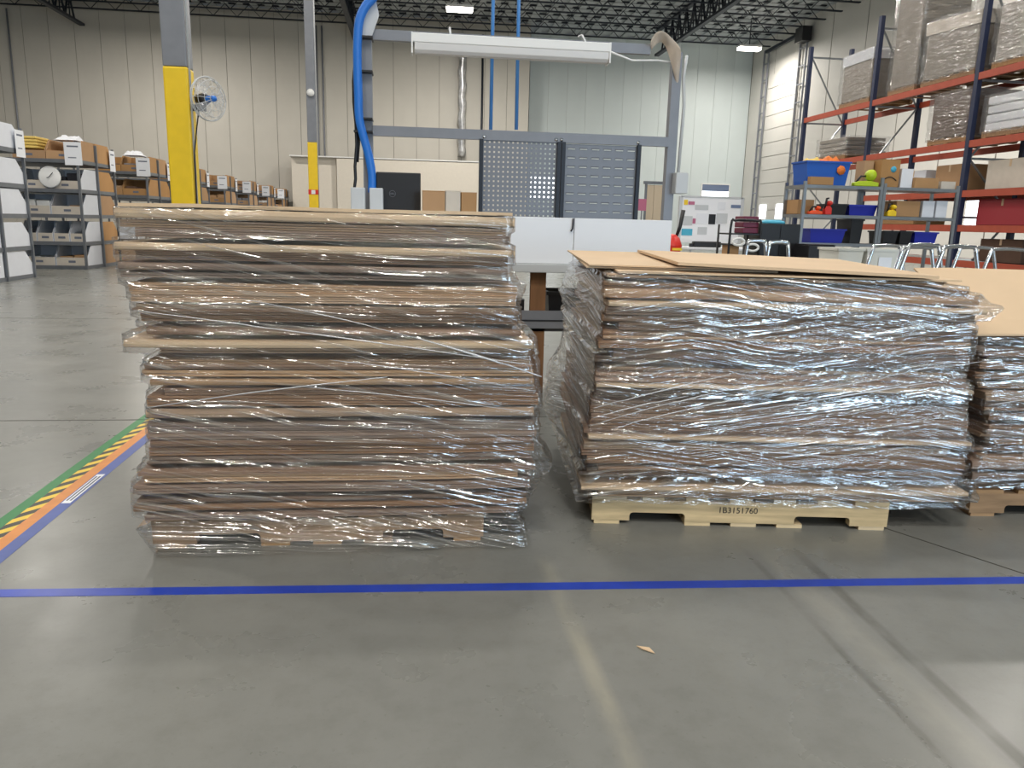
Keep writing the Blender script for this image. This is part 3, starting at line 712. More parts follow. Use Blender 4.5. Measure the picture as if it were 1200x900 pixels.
# pegboard with real holes
def holed(x0, x1, z0, z1, y, cells_x, cells_z, hw, hh, m, xo=.5):
    mb = MB(); xs = [x0]; zs = [z0]
    dx = (x1-x0)/cells_x; dz = (z1-z0)/cells_z
    for i in range(cells_x): c = x0+(i+xo)*dx; xs += [c-hw/2, c+hw/2]
    for j in range(cells_z): c = z0+(j+.5)*dz; zs += [c-hh/2, c+hh/2]
    xs.append(x1); zs.append(z1); vs = [(x, y, z) for z in zs for x in xs]; n = len(xs); fs = []
    for j in range(len(zs)-1):
        for i in range(n-1):
            if i % 2 == 1 and j % 2 == 1: continue
            fs.append((j*n+i, j*n+i+1, (j+1)*n+i+1, (j+1)*n+i))
    mb.add(vs, fs, m); return mb
pg = wpart(holed(.49, 1.045, 1.14, 1.80, WY-.03, 16, 19, .0125, .0125, GREYPANEL), 'pegboard_panel')
sd = pg.modifiers.new('solid', 'SOLIDIFY'); sd.thickness = .0015
lp = wpart(holed(1.11, 1.66, 1.14, 1.79, WY-.03, 6, 10, .056, .013, GREYPANEL), 'louver_panel')
sd = lp.modifiers.new('solid', 'SOLIDIFY'); sd.thickness = .0015
lm = MB().prism([(0, 0), (-.012, -.006), (-.012, -.009), (0, -.004)], 'x', -.03, .03, GREYPANEL).mesh('louver')
for j in range(10):
    for i in range(6): link('louver', lm, wb_, (1.11-.8+(i+.5)*.55/6, -.03, 1.14+(j+.5)*.065+.0075))
for x in (.465, 1.045, 1.078, 1.655): wpart(MB().box(x, x+.028, WY-.06, WY-.02, 1.12, 1.80, DARKSTEEL), 'panel_frame')
for x in (aty(411, 228, 5.7).x, aty(433, 228, 5.7).x):
    ob = wpart(MB().box(x, x+.1 if x < -.4 else x+.095, 5.69, 5.79, 1.2155, aty(430, 220, 5.7).z, LTGREY), 'outlet_box'); bevel(ob, .006)
wpart(MB().tube([aty(414+q*.9, 232-q*7.5, 5.84) for q in range(0, 4)]+[aty(416, 195-i*25, 5.84)+Vector((.012*math.sin(i*1.3), 0, 0)) for i in range(8)], .012, BLACK, 6), 'cable')
wpart(MB().tube([aty(419+2*math.sin(i*.9), 190-i*22, 5.85) for i in range(9)], .010, BLACK, 6), 'cable')
for y in (85, 140, 155, 45): 
    p = aty(427, y, 5.86); wpart(MB().box(p.x-.07, p.x+.06, 5.79, 5.95, p.z-.006, p.z+.006, BLACK), 'cable_tie')
p = aty(796, 216, 5.82); bevel(wpart(MB().box(p.x-.04, p.x+.055, 5.78, 5.88, p.z-.07, p.z+.085, LTGREY), 'switch_box'), .006)
wpart(MB().tube([(1.99, 5.87, p.z+.08), (2.0, 5.87, 2.1), (1.985, 5.88, 2.3), (2.0, 5.88, 2.45)], .012, LTGREY, 6), 'cable')
# hoses
hp = [aty(x, y, 5.80) for x, y in ((436, 226), (436, 205), (432, 182), (426, 160), (421, 138), (420, 110), (419, 80), (419, 50), (421, 25), (428, 8), (440, -6))]
hp += [Vector((-.05, 5.8, 3.0)), Vector((.2, 5.9, 4.5)), Vector((.2, 6.0, 8.0)), Vector((.2, 6.0, 11.2))]
def smooth(pts, k=4):
    out = []
    for i in range(len(pts)-1):
        p0, p1, p2, p3 = pts[max(i-1, 0)], pts[i], pts[i+1], pts[min(i+2, len(pts)-1)]
        for j in range(k):
            t = j/k; out.append(.5*((2*p1)+(p2-p0)*t+(2*p0-5*p1+4*p2-p3)*t*t+(3*p1-p0-3*p2+p3)*t**3))
    return out+[pts[-1]]
tag(MB().tube(smooth(hp), .031, BLUEHOSE, 10).build('air_hose'), 'thick bright blue hose running down the left workstation post', 'hose')
for px, lb in ((578, 'left one of two thin blue pipes dropping from the roof'), (608, 'right one of two thin blue pipes dropping from the roof')):
    b = aty(px-3, 152, 6.3); tp = aty(px, 0, 6.3)
    tag(MB().tube([b, tp, (tp.x+.02, 6.3, 6), (tp.x+.02, 6.3, 11.2)], .014, BLUEPIPE, 8).build('air_pipe'), lb, 'pipe', 'blue air pipes')
# hanging light fixture
f0 = aty(483, 42, 5.55); f1 = aty(715, 57, 5.55)
fx = tag(empty('linear_light', ((f0.x+f1.x)/2, 5.6, 2.30)), 'long white linear light fixture hanging across the workstation', 'light fixture')
hw = (f1.x-f0.x)/2
bevel(MB().box(-hw, hw, -.06, .06, .075, .135, WHITEPL).build('housing', fx), .006)
bevel(MB().prism([(-.055, .075), (-.05, .03), (-.03, .01), (.03, .01), (.05, .03), (.055, .075)], 'x', -hw+.015, hw-.005, mat('diffuser_plastic', sr(222, 220, 218), .4)).build('diffuser', fx), .003)
for x in (-hw-.006, hw-.004): MB().box(x, x+.01, -.062, .062, .005, .137, WHITEPL).build('end_cap', fx)
for x in (-.42, .52): MB().tube([(x, 0, .135), (x, .15, .22), (x, .28, .24)], .008, LTGREY, 6).build('hook', fx)
MB().tube([(hw, .02, .1), (hw+.2, .1, .06), (hw+.42, .2, .09), (hw+.55, .3, .1)], .007, WHITEPL, 6).build('cord', fx)
# cloth draped on the right post
def cloth(name, pts, m, label, parent=None):
    """pts: rows of points -> a soft thick sheet"""
    nr, nc = len(pts), len(pts[0]); vs = [p for r in pts for p in r]
    mb = MB().add(vs, [(i*nc+j, i*nc+j+1, (i+1)*nc+j+1, (i+1)*nc+j) for i in range(nr-1) for j in range(nc-1)], m, True)
    o = mb.build(name, parent); s = o.modifiers.new('solid', 'SOLIDIFY'); s.thickness = .012; s.offset = 0
    ss = o.modifiers.new('sub', 'SUBSURF'); ss.levels = 2; ss.render_levels = 2
    return o
top = [(762, 50), (765, 42), (772, 35), (780, 37), (788, 45), (795, 52), (799, 58)]
bot = [(763, 60), (768, 52), (776, 47), (782, 58), (787, 76), (791, 92), (794, 110)]
rows = []
for k in range(4):
    rows.append([aty(a[0]+(b[0]-a[0])*k/3, a[1]+(b[1]-a[1])*k/3, 5.78+.07*math.sin(i*1.9+k)*.6+.03*k) for i, (a, b) in enumerate(zip(top, bot))])
tag(cloth('draped_cloth', rows, RAG, ''), 'crumpled beige cloth wrapped over the right workstation post top', 'cloth')
# white boards
s0 = aty(672, 280, 5.38).x
for a, b, lb in ((-.5, s0-.003, 'white board panel standing on the bench behind the left stack'), (s0+.003, 1.80, 'white board panel on the bench behind the right stack')):
    bevel(tag(MB().box(a, b, 5.37, 5.395, .932, 1.248, WHITE).build('white_board'), lb, 'board', 'white boards on the bench'), .003)
tag(MB().tube([aty(672, 256, 5.36), aty(671, 268, 5.355), aty(669, 271, 5.35)], .006, DARKSTEEL, 6).build('hook'), 'small dark hook over the seam between the white panels', 'hook')
# laptop
lt = tag(empty('laptop', (.04, 5.80, 1.217)), 'open black laptop seen from behind on the bench riser', 'laptop')
q0, q1 = aty(441, 203, 5.8), aty(493, 236, 5.8); lw = (q1.x-q0.x)
bevel(MB().box(0, lw, 0, .22, 0, .018, BLACK).build('base', lt, (q0.x-.04, 0, 0)), .004)
bevel(MB().box(0, lw, -.008, .008, .0, q0.z-1.217, BLACK).build('lid', lt, (q0.x-.04, 0, .01), 0, (R(3), 0, 0)), .006)
lt.rotation_euler = (0, 0, 0)
cx = q0.x-.04+lw*.36; czz = aty(460, 226, 5.6).z-1.217
MB().tube([(cx+.022*math.cos(t*math.pi/12), -.012, czz+.022*math.sin(t*math.pi/12)) for t in range(25)], .0012, GREYPAINT, 5).build('logo_ring', lt, (0, -.012, 0))
text_mesh('logo_text', 'DELL', .016, GREYPAINT, lt, (cx, -.024, czz), (R(90), 0, 0))
# ------------------------------------------------------------------ generic small things
def carton(name, x0, x1, y0, y1, z0, z1, m, label, cat='box', tape=True, group=None, rz=0.0):
    cx, cy = (x0+x1)/2, (y0+y1)/2; w, d, h = x1-x0, y1-y0, z1-z0
    e = tag(empty(name, (cx, cy, z0), rz), label, cat, group)
    bevel(MB().box(-w/2, w/2, -d/2, d/2, 0.001, h, m).build('body', e), min(w, d, h)*.03, 2)
    g = .004
    MB().box(-w/2-.001, w/2+.001, -d/2-.001, -.003, h-.001, h+g, m).box(-w/2-.001, w/2+.001, .003, d/2+.001, h-.001, h+g, m).build('flap', e)
    if tape: MB().box(-w/2-.003, w/2+.003, -.025, .025, h+g, h+g+.001, CARDTOP).box(-w/2-.003, -w/2-.001, -.025, .025, h*.75, h+g, CARDTOP).build('tape', e)
    return e
def tub(name, x0, x1, y0, y1, z0, z1, m, label, cat='bin', group=None, taper=.06, contents=None):
    cx, cy = (x0+x1)/2, (y0+y1)/2; w, d, h = (x1-x0)/2, (y1-y0)/2, z1-z0
    e = tag(empty(name, (cx, cy, z0)), label, cat, group)
    k = 1-taper*2; t = .012; mb = MB()
    def ring(s, z, o): return [(-w*s+o, -d*s+o, z), (w*s-o, -d*s+o, z), (w*s-o, d*s-o, z), (-w*s+o, d*s-o, z)]
    vs = ring(k, .001, 0)+ring(1, h, 0)+ring(1, h, t)+ring(k, .02, t)
    fs = [(3, 2, 1, 0)]
    for b in (0, 4, 8):
        for j in range(4): fs.append((b+j, b+(j+1) % 4, b+4+(j+1) % 4, b+4+j))
    fs.append((12, 13, 14, 15)); mb.add(vs, fs, m); mb.build('body', e)
    r = MB(); l = .012
    for a in ((-w-l, w+l, -d-l, -d+t), (-w-l, w+l, d-t, d+l), (-w-l, -w+t, -d, d), (w-t, w+l, -d, d)): r.box(*a, h-.02, h+.004, m)
    r.build('rim', e)
    if contents: contents(e, w, d, h)
    return e
def lump(parent, name, m, w, d, z, h, seed, n=14, cx=0):
    vs = []; 
    for j in range(n+1):
        for i in range(n+1):
            x = -w+2*w*i/n; y = -d+2*d*j/n; e = min(1, 4*min(i, n-i)/n)*min(1, 4*min(j, n-j)/n)
            vs.append((x+cx, y, z+h*e*(.55+.9*abs(nz3(x*9, y*9, seed)))))
    return MB().add(vs, [(j*(n+1)+i, j*(n+1)+i+1, (j+1)*(n+1)+i+1, (j+1)*(n+1)+i) for j in range(n) for i in range(n)], m, True).build(name, parent)
for a, b, zt, m, lb in ((495, 521, 224, BOXCARD, 'small brown box on the bench next to the laptop'), (522, 539, 224, CREAMBIN, 'small cream box between two brown boxes on the bench'), (540, 558, 226, BOXCARD, 'small brown box on the bench beside the perforated panel')):
    carton('carton', aty(a, 230, 5.62).x, aty(b, 230, 5.62).x, 5.56, 5.70, 1.216, aty(a, zt, 5.6).z, m, lb, tape=False)
tub('storage_bin', .95, 1.35, 5.5, 5.85, .476, .72, BLACK, 'black bin on the lower bench shelf between the stacks')
carton('carton', .62, .78, 5.5, 5.8, .476, .66, BLACK, 'dark box on the lower bench shelf beside the plywood support', tape=False)

# ------------------------------------------------------------------ shelving rows at left
def bin_mesh(w, d, h, fh, m_side, m_front, face):
    """open fronted bin, front at -Y for face=-1, at +Y for face=1; origin at centre bottom"""
    t = .012; mb = MB(); s = face
    prof = [(-s*d/2, 0), (s*d/2, 0), (s*d/2, fh), (s*(d/2-.22), h), (-s*d/2, h)]
    for xa in (-w/2, w/2-t): mb.prism(prof if s > 0 else prof[::-1], 'x', xa, xa+t, m_side)
    mb.box(-w/2+t, w/2-t, min(-s*d/2, -s*(d/2-t)), max(-s*d/2, -s*(d/2-t)), 0, h, m_side)
    mb.box(-w/2+t, w/2-t, min(s*d/2, s*(d/2-t)), max(s*d/2, s*(d/2-t)), 0, fh, m_front)
    mb.box(-w/2+t, w/2-t, -d/2+t, d/2-t, 0, .01, m_side)
    mb.box(-.07, .07, min(s*d/2, s*(d/2+.003)), max(s*d/2, s*(d/2+.003)), fh*.35, fh*.62, PRINT)
    return mb.mesh('shelf_bin')
LV = [.07, .575, 1.14, 1.66, 2.26]
LVN = ['bottom', 'second', 'third', 'fourth', 'top']
ORD = ['first', 'second', 'third', 'fourth', 'fifth', 'sixth', 'seventh', 'eighth']
XE = -6.95
UN = [13.25] + [17.5+4.2*k for k in range(7)]
binc = {}
def get_bin(key, *a):
    if key not in binc: binc[key] = bin_mesh(*a)
    return binc[key]
su_me = {}
for u, yk in enumerate(UN):
    D = 1.95; xl = -9.5
    yk_ = yk
    e = tag(empty('shelving_unit', ((xl+XE)/2, yk+D/2, 0)), f'grey steel shelving unit with five shelves, {ORD[u]} in the row from the left', 'shelving', 'grey shelving units in the left row')
    hx = (XE-xl)/2
    if not su_me:
        su_me['shelf'] = MB().box(-hx, hx, -D/2, D/2, -.075, 0, STEEL).mesh('shelf')
        su_me['post'] = MB().box(-.025, .025, -.02, .02, 0, 2.62, STEEL).mesh('post')
        su_me['card'] = MB().box(0, .004, -.16, .16, 0, .46, PAPER).box(.004, .006, -.1, .1, .36, .39, PRINT).box(.004, .006, -.09, .06, .14, .16, PRINT).mesh('sign_card')
        su_me['cardf'] = MB().box(-.17, .17, -.006, -.001, 0, .46, PAPER).box(-.11, .11, -.008, -.006, .36, .39, PRINT).box(-.1, .06, -.008, -.006, .14, .16, PRINT).mesh('sign_card')
    for z in LV: link('shelf', su_me['shelf'], e, (0, 0, z))
    for sx in (-1, 1):
        for sy in (-1, 0, 1): link('post', su_me['post'], e, (sx*(hx-.0), sy*(D/2-.0), 0))
    link('sign_card', su_me['cardf'], e, (hx-.06, -D/2-.03, 2.14)); link('sign_card', su_me['card'], e, (hx+.03, D/2-.12, 2.12))
    levels = range(5) if u < 2 else range(3, 5)
    for li in levels:
        z = LV[li]; h = .42 if li < 4 else .40
        if u == 0:
            spec = [('b', WHITEBIN, WHITEBIN)]; back = WHITEBIN; fr = WHITEBIN; sdm = WHITEBIN
        elif u == 1:
            sdm, fr, back = (WHITEBIN, CREAMBIN, BOXCARD) if li < 4 else (BOXCARD, BOXCARD, BOXCARD)
        else: sdm = fr = back = BOXCARD
        nb = 1 if u == 0 else 2
        if u == 1 and li == 1: nb = 4
        wtot = 1.3; w = wtot/nb-.012
        for k in range(nb):
            me = get_bin(('f', nb, h, sdm.name, fr.name), w if nb > 1 else .62, .8, h, .17, sdm, fr, -1)
            cx = XE+.0-(wtot/nb)*(k+.5)-.01 if nb > 1 else XE-.325
            col = {'white_bin_board': 'white', 'cream_bin_board': 'cream', 'brown_box_cardboard': 'brown'}[fr.name]
            pos = ('aisle end', 'second from aisle', 'third from aisle', 'fourth from aisle')[k]
            lb = f'{col} open bin, {LVN[li]} shelf of {ORD[u]} grey shelving unit, {pos}' if nb > 1 else f'white bin, nearer of two, {LVN[li]} shelf end of first grey unit'
            o = tag(link('shelf_bin', me, None, (cx, yk+.525, z+.001)), lb, 'bin', 'open bins on the left shelving')
            # contents
            if u >= 1 and not (u == 1 and li == 4):
                cm = [BLACKCLOTH, BOXCARD, MATS['grey_painted_steel'], WHITEPL, BLACKCLOTH, DKBROWN][(k*2+li*3+u) % 6]
                hh = random.uniform(.16, .3)
                cb = MB()
                n3 = 2 if nb == 2 else 1
                for q in range(n3):
                    wq = (w-.05)/n3; x0 = -w/2+.025+q*wq
                    cb.box(x0+.01, x0+wq-.01, -.32, .3, .014, .014+hh*(.8+.3*random.random()), cm)
                tag(bevel(cb.build('stored_goods', None, (cx, yk+.525, z+.002)), .02), f'{["dark","brown","grey","white","black","dark brown"][(k*2+li*3+u) % 6]} goods in bin, {LVN[li]} shelf of {ORD[u]} unit, {pos}', 'goods', 'goods in the left shelving bins')
        me = get_bin(('k', h, back.name), .62, .9, h, .2, back, back, 1)
        col = 'white' if back is WHITEBIN else 'brown'
        tag(link('shelf_bin', me, None, (XE-.325, yk+D-.475, z+.001)), f'{col} bin, farther one, {LVN[li]} shelf end of {ORD[u]} grey unit', 'bin', 'open bins on the left shelving')
# loose things on top of the shelving
yk = UN[1]
fy = empty('folded_yellow_fabric', (-8.0, yk+.42, 2.262+.2)); tag(fy, 'stack of folded yellow fabric in a brown top bin', 'fabric')
for q in range(4): bevel(MB().box(-.24, .24, -.3, .3, q*.062, q*.062+.056, YPAPER).build('folded_piece', fy), .02)
e = tag(empty('white_disc', (-7.55, yk+.085, 1.665)), 'large white clock face leaning on the fourth shelf', 'clock')
MB().lathe([(0, .03), (.2, .03), (.22, .02), (.22, 0), (0, 0)], WHITEPL, n=26).build('face', e, (0, 0, .23), 0, (R(88), 0, 0))
MB().bar((0, -.045, .23), (.08, -.045, .32), .012, .01, BLACK).bar((0, -.045, .23), (-.05, -.045, .21), .012, .01, BLACK).build('hands', e)
for q, (x, y) in enumerate(((-7.3, UN[0]+1.3), (-7.3, UN[1]+.6), (-7.3, UN[2]+.3))):
    e = tag(empty('plastic_sheet', (x, y, 2.262+.402)), f'crumpled clear plastic sheet lying on top of the {ORD[q]} shelving unit', 'plastic sheet')
    lump(e, 'folds', PAPER, .24, .3, 0, .13, q, 20)
for q in range(2):
    p = atx(120+q*16, 300, -6.3)
ct = tag(empty('wire_cart', (-6.35, 18.6, 0)), 'thin wire cart on castors at the end of the second shelving unit', 'cart')
for dx in (-.2, .2):
    for dy in (-.3, .3):
        MB().tube([(dx, dy, .1), (dx, dy, 1.12)], .012, DARKSTEEL, 6).build('post', ct)
        MB().lathe([(0, -.015), (.05, -.015), (.05, .015), (0, .015)], BLACK, n=12).build('castor', ct, (dx, dy, .05), 0, (R(90), 0, 0))
for z in (.14, .62, 1.12):
    m = MB()
    for dx in (-.2, .2): m.bar((dx, -.3, z), (dx, .3, z), .015, .015, DARKSTEEL)
    for dy in (-.3, 0, .3): m.bar((-.2, dy, z), (.2, dy, z), .015, .015, DARKSTEEL)
    m.build('wire_tier', ct)
carton('carton', -6.53, -6.17, 18.33, 18.87, .15, .48, BOXCARD, 'brown box on the lower tier of the wire cart')
carton('carton', -6.53, -6.17, 18.33, 18.87, .63, .9, WHITEBIN, 'white box on the middle tier of the wire cart', tape=False)

# ------------------------------------------------------------------ orange pallet rack
XF, XB = 10.0, 11.1
FR = [10.2, 13.46, 16.74, 19.8]
rk = tag(empty('pallet_rack', (XF+.55, 15, 0)), 'tall pallet rack with navy uprights and orange beams at right', 'rack')
def rpart(mb, n): return mb.build(n, rk, (-(XF+.55), -15, 0))
for y in FR:
    for x in (XF, XB): rpart(MB().box(x-.045, x+.045, y-.05, y+.05, 0, 5.75, NAVY), 'upright')
    for z in (.3, 1.5, 2.55, 3.9, 5.5): rpart(MB().box(XF+.04, XB-.04, y-.02, y+.02, z-.02, z+.02, GALV), 'frame_strut')
    for z0, z1 in ((.3, 1.5), (2.55, 1.5), (2.55, 3.9), (5.5, 3.9)): rpart(MB().bar((XF+.04, y, z0), (XB-.04, y, z1), .03, .03, GALV), 'frame_brace')
BZ = [.72, 1.36, 1.98, 2.86, 4.02]
for a, b in zip(FR, FR[1:]):
    for bi, z in enumerate(BZ):
        if bi < 3 and a > 16: continue
        for x in (XF-.01, XB+.01): rpart(MB().box(x-.03, x+.03, a+.05, b-.05, z-.12, z, ORANGE), 'beam')
        if bi < 3: rpart(MB().box(XF+.02, XB-.02, a+.06, b-.06, z-.02, z-.005, GALV), 'shelf_deck')
filmS = None
def film_simple():
    m = bpy.data.materials.new('clear_wrap'); m.use_nodes = True; nt = m.node_tree; N = nt.nodes; L = nt.links
    N.remove(N['Principled BSDF']); tc = N.new('ShaderNodeTexCoord'); mp = N.new('ShaderNodeMapping'); mp.inputs['Scale'].default_value = (2.5, 2.5, 14); mp.inputs['Rotation'].default_value = (.25, .3, 0)
    L.new(tc.outputs['Object'], mp.inputs[0]); n = N.new('ShaderNodeTexNoise'); n.inputs['Scale'].default_value = 1; n.inputs['Detail'].default_value = 4; L.new(mp.outputs[0], n.inputs['Vector'])
    bp = N.new('ShaderNodeBump'); bp.inputs['Distance'].default_value = .06; L.new(n.outputs[0], bp.inputs['Height'])
    t = N.new('ShaderNodeBsdfTransparent'); g = N.new('ShaderNodeBsdfGlossy'); d = N.new('ShaderNodeBsdfDiffuse'); g.inputs['Roughness'].default_value = .15; L.new(bp.outputs[0], g.inputs['Normal'])
    a = N.new('ShaderNodeMixShader'); a.inputs[0].default_value = .05; L.new(t.outputs[0], a.inputs[1]); L.new(d.outputs[0], a.inputs[2])
    b = N.new('ShaderNodeMixShader'); b.inputs[0].default_value = .2; L.new(a.outputs[0], b.inputs[1]); L.new(g.outputs[0], b.inputs[2])
    L.new(b.outputs[0], N['Material Output'].inputs[0]); return m
filmS = film_simple()
def rack_load(ya, yb, z, h, m, label, xw=(XF+.02, XB-.02), slant=0.0, split=None, lid=None):
    e = tag(empty('rack_load', ((xw[0]+xw[1])/2, (ya+yb)/2, z)), label, 'pallet load', 'loads on the orange rack')
    hx, hy = (xw[1]-xw[0])/2, (yb-ya)/2
    pl = MB()
    for yy in (-hy+.02, -.04, hy-.12): pl.box(-hx, hx, yy, yy+.1, .002, .02, WOODOLD)
    pl.build('bottom_board', e)
    for xx in (-hx, -.03, hx-.06): MB().box(xx, xx+.06, -hy, hy, .02, .1, WOODOLD).build('stringer', e)
    for q in range(6): yy = -hy+q*(2*hy-.12)/5; MB().box(-hx-.01, hx+.01, yy, yy+.12, .1, .12, WOODOLD).build('deck_board', e)
    if split:      # flat sheets/stacked trays
        n = split; zz = .122
        for q in range(n):
            t = (h-.122)/n; j = random.uniform(-.03, .03)
            bevel(MB().box(-hx+.03+j, hx-.04+j, -hy+.02, hy-.02-abs(j), zz, zz+t*.86, m).build('tray', e), .02); zz += t
    else:
        vs = [(-hx+.02, -hy+.02, .122), (hx-.02, -hy+.02, .122), (hx-.02, hy-.02, .122), (-hx+.02, hy-.02, .122), (-hx+.02, -hy+.02, h-slant), (hx-.02, -hy+.02, h-slant*.6), (hx-.02, hy-.02, h), (-hx+.02, hy-.02, h)]
        bevel(MB().add(vs, [(3, 2, 1, 0), (4, 5, 6, 7), (0, 1, 5, 4), (1, 2, 6, 5), (2, 3, 7, 6), (3, 0, 4, 7)], m).build('carton', e), .03)
        if lid:
            vs2 = [(v[0]*1.04, v[1]*1.04, v[2]-.22) for v in vs[4:]]+[(v[0]*1.05, v[1]*1.05, v[2]+.012) for v in vs[4:]]
            MB().add(vs2, [(3, 2, 1, 0), (4, 5, 6, 7), (0, 1, 5, 4), (1, 2, 6, 5), (2, 3, 7, 6), (3, 0, 4, 7)], lid).build('lid', e)
    vs = []; n = 10; hz = 12
    loop = [(-1, -1+2*i/n) for i in range(n)]+[(-1+2*i/n, 1) for i in range(n)]+[(1, 1-2*i/n) for i in range(n)]+[(1-2*i/n, -1) for i in range(n)]
    for k in range(hz+1):
        for i, (a, b) in enumerate(loop):
            d = .03+.02*nz3(a*3, b*3+k*.9, h); vs.append((a*(hx+d), b*(hy+d), .08+(h-.06)*k/hz))
    N_ = len(loop)
    MB().add(vs, [(k*N_+i, k*N_+(i+1) % N_, (k+1)*N_+(i+1) % N_, (k+1)*N_+i) for k in range(hz) for i in range(N_)], filmS, True).build('wrap_film', e)
    return e
T4, T3 = 4.022, 2.862
rack_load(16.95, 18.2, T4, 1.15, GREYWRAP, 'grey wrapped carton with slanted lid on the far top rack bay', slant=-.0, lid=WHITEBIN)
rack_load(15.35, 16.25, T4, 1.95, GREYWRAP, 'tall narrow wrapped carton on the middle top rack level')
rack_load(13.62, 15.15, T4, 1.2, GREYWRAP, 'wide wrapped carton with pale lid beside the near rack upright', slant=.1, lid=CREAMBIN)
rack_load(11.85, 13.2, T4, 1.05, GREYWRAP, 'wrapped carton at the right edge on the top rack level')
rack_load(17.7, 19.0, T3, .52, GREYWRAP, 'low stack of grey trays on the far second rack level', split=4)
rack_load(13.6, 14.7, T3, .95, DKBROWN, 'dark brown carton on the second rack level')
rack_load(11.9, 13.2, T3, .72, WHITEBIN, 'stack of white trays on the second rack level at the right edge', split=4)
for y0, y1, z, h, m, lb in ((13.7, 14.5, 1.982, .5, BOXCARD, 'brown box on the third rack level near the upright'), (14.8, 15.6, 1.982, .45, WHITEBIN, 'white box on the third rack level'), (15.0, 16.2, 1.362, .42, BOXCARD, 'brown box on the fourth rack level'), (12.0, 13.2, 1.362, .45, mat('red_carton', sr(170, 50, 60), .5), 'red box on the fourth rack level right of the upright'), (12.0, 13.1, 1.982, .5, CREAMBIN, 'cream box on the third rack level right of the upright'), (12.0, 13.0, .722, .4, DKBROWN, 'dark box low on the rack right of the upright')):
    carton('carton', XF+.15, XF+.85, y0, y1, z, z+h, m, lb)
tag(MB().tube([(12.6, 13.2, 0), (12.6, 13.2, 1.25)], .09, YELLOW, 14).lathe([(.09, 1.25), (.06, 1.3), (0, 1.32)], YELLOW, (12.6, 13.2, 0), 14).build('bollard'), 'yellow bollard behind the rack at the right edge', 'bollard')

# ------------------------------------------------------------------ grey boltless shelving in front of the rack
SY = 10.9; SX = [5.60, 6.84, 8.06]; SD = .62
SZ = [1.02, 1.43, 1.85]; SZ_ = [.45]+SZ
sh2 = []
for k in range(2):
    e = tag(empty('steel_shelving', ((SX[k]+SX[k+1])/2, SY+SD/2, 0)), ['left bay of grey boltless shelving holding the blue tote', 'right bay of grey boltless shelving holding white boxes'][k], 'shelving', 'grey boltless shelving bays')
    w = (SX[k+1]-SX[k])/2
    for sx in (-w+.025, w-.025):
        for sy in (-SD/2+.02, SD/2-.02): MB().box(sx-.022, sx+.022, sy-.018, sy+.018, 0, 1.98 if k == 0 and sx > 0 else 1.90, GALV).build('post', e)
    for z in SZ_:
        MB().box(-w+.005, w-.005, -SD/2, SD/2, z-.045, z, GALV).build('shelf', e)
S0 = lambda px, y, Y=SY+.2: aty(px, y, Y).x
def tote_c(e, w, d, h):
    lump(e, 'orange_goods', ORANGEC, w*.55, d*.8, h-.03, .12, 2, cx=w*.3); lump(e, 'yellow_goods', YPAPER, w*.4, d*.8, h-.03, .11, 5, cx=-w*.5)
tub('tote', S0(941, 200), S0(992, 200), SY+.1, SY+.55, 1.851, 2.19, TOTE, 'large blue tote with orange goods on the top shelf', 'tote', contents=tote_c)
st = bpy.data.objects['tote']
MB().lathe([(0, .002), (.07, .002), (.07, 0)], ORANGEC, n=7).build('sticker', st, ((S0(981, 200)-st.location.x), -.235, .22), 0, (R(85), 0, 0))
def bx(a, b, ztop_px, zi, m, lb, d=(.05, .45), nm='carton', tape=False, cat='box'):
    z = SZ[zi]+.001; zt = aty((a+b)/2, ztop_px, SY+.1).z
    return carton(nm, S0(a, 230, SY+d[0]), S0(b, 230, SY+d[0]), SY+d[0], SY+d[1], z, max(zt, z+.04), m, lb, tape=tape, cat=cat)
bx(948, 975, 208, 2, BOXCARD, 'flat brown box in front of the blue tote', (.0, .09))
am = bx(1029, 1051, 187, 2, BOXCARD, 'tall brown box with curved arrow mark on the top shelf', (.1, .4)); 
aw = (S0(1051, 230, SY+.1)-S0(1029, 230, SY+.1))/2
MB().tube([(aw*.7*(t/6-1), -.153, .10+.05*math.sin(t/12*math.pi)) for t in range(13)], .008, INK, 5).build('smile_mark', am)
MB().lathe([(0, .002), (.045, .002), (.045, 0)], TEAL, n=14).build('round_sticker', am, (aw*.3, -.152, .26), 0, (R(90), 0, 0))
bx(1009, 1020, 187, 2, BOXCARD, 'brown box behind the lime tool on the top shelf', (.27, .5))
bx(1053.5, 1067, 198, 2, PAPER, 'white panel box on the top shelf right of the marked box', (.1, .2))
bx(1070, 1098, 209, 2, BOXCARD, 'open brown box on the top shelf of the right bay', (.05, .4))
bx(1101, 1118, 213, 2, MATS['cream_bin_board'], 'small cream box at the right end of the top shelf', (.1, .4))
bx(936, 955, 234, 1, BOXCARD, 'brown box with dark label on the middle shelf', (.2, .55))
def tool(px0, px1, y, zi, m, lb, nm, h=.12, r=.07):
    x0, x1 = S0(px0, y, SY+.1), S0(px1, y, SY+.1); z = SZ[zi]+.001
    e = tag(empty(nm, ((x0+x1)/2, SY+.05, z)), lb, 'tool'); w = (x1-x0)/2
    bevel(MB().prism([(-w, .0), (w, 0), (w, h*.35), (w*.3, h*.5), (-w*.6, h*.45), (-w, h*.3)], 'y', -.05, .05, m).build('body', e), .01)
    MB().lathe([(0, .12), (r*.6, .12), (r, .08), (r, .02), (r*.8, 0), (0, 0)], m, n=16).build('head', e, (w*.4, .05, h*.5+r), 0, (R(90), 0, 0))
    MB().tube([(-w*.8, 0, h*.3), (-w*.4, 0, h*.9), (w*.2, 0, h*.9)], .015, BLACK, 6).build('handle', e)
tool(998, 1026, 210, 2, LIME, 'lime green tool lying on the top shelf', 'power_tool', .16, .08)
tool(945, 960, 250, 1, mat('orange_plastic', sr(250, 90, 40), .45), 'orange tool lying on the middle shelf', 'power_tool', .12, .03)
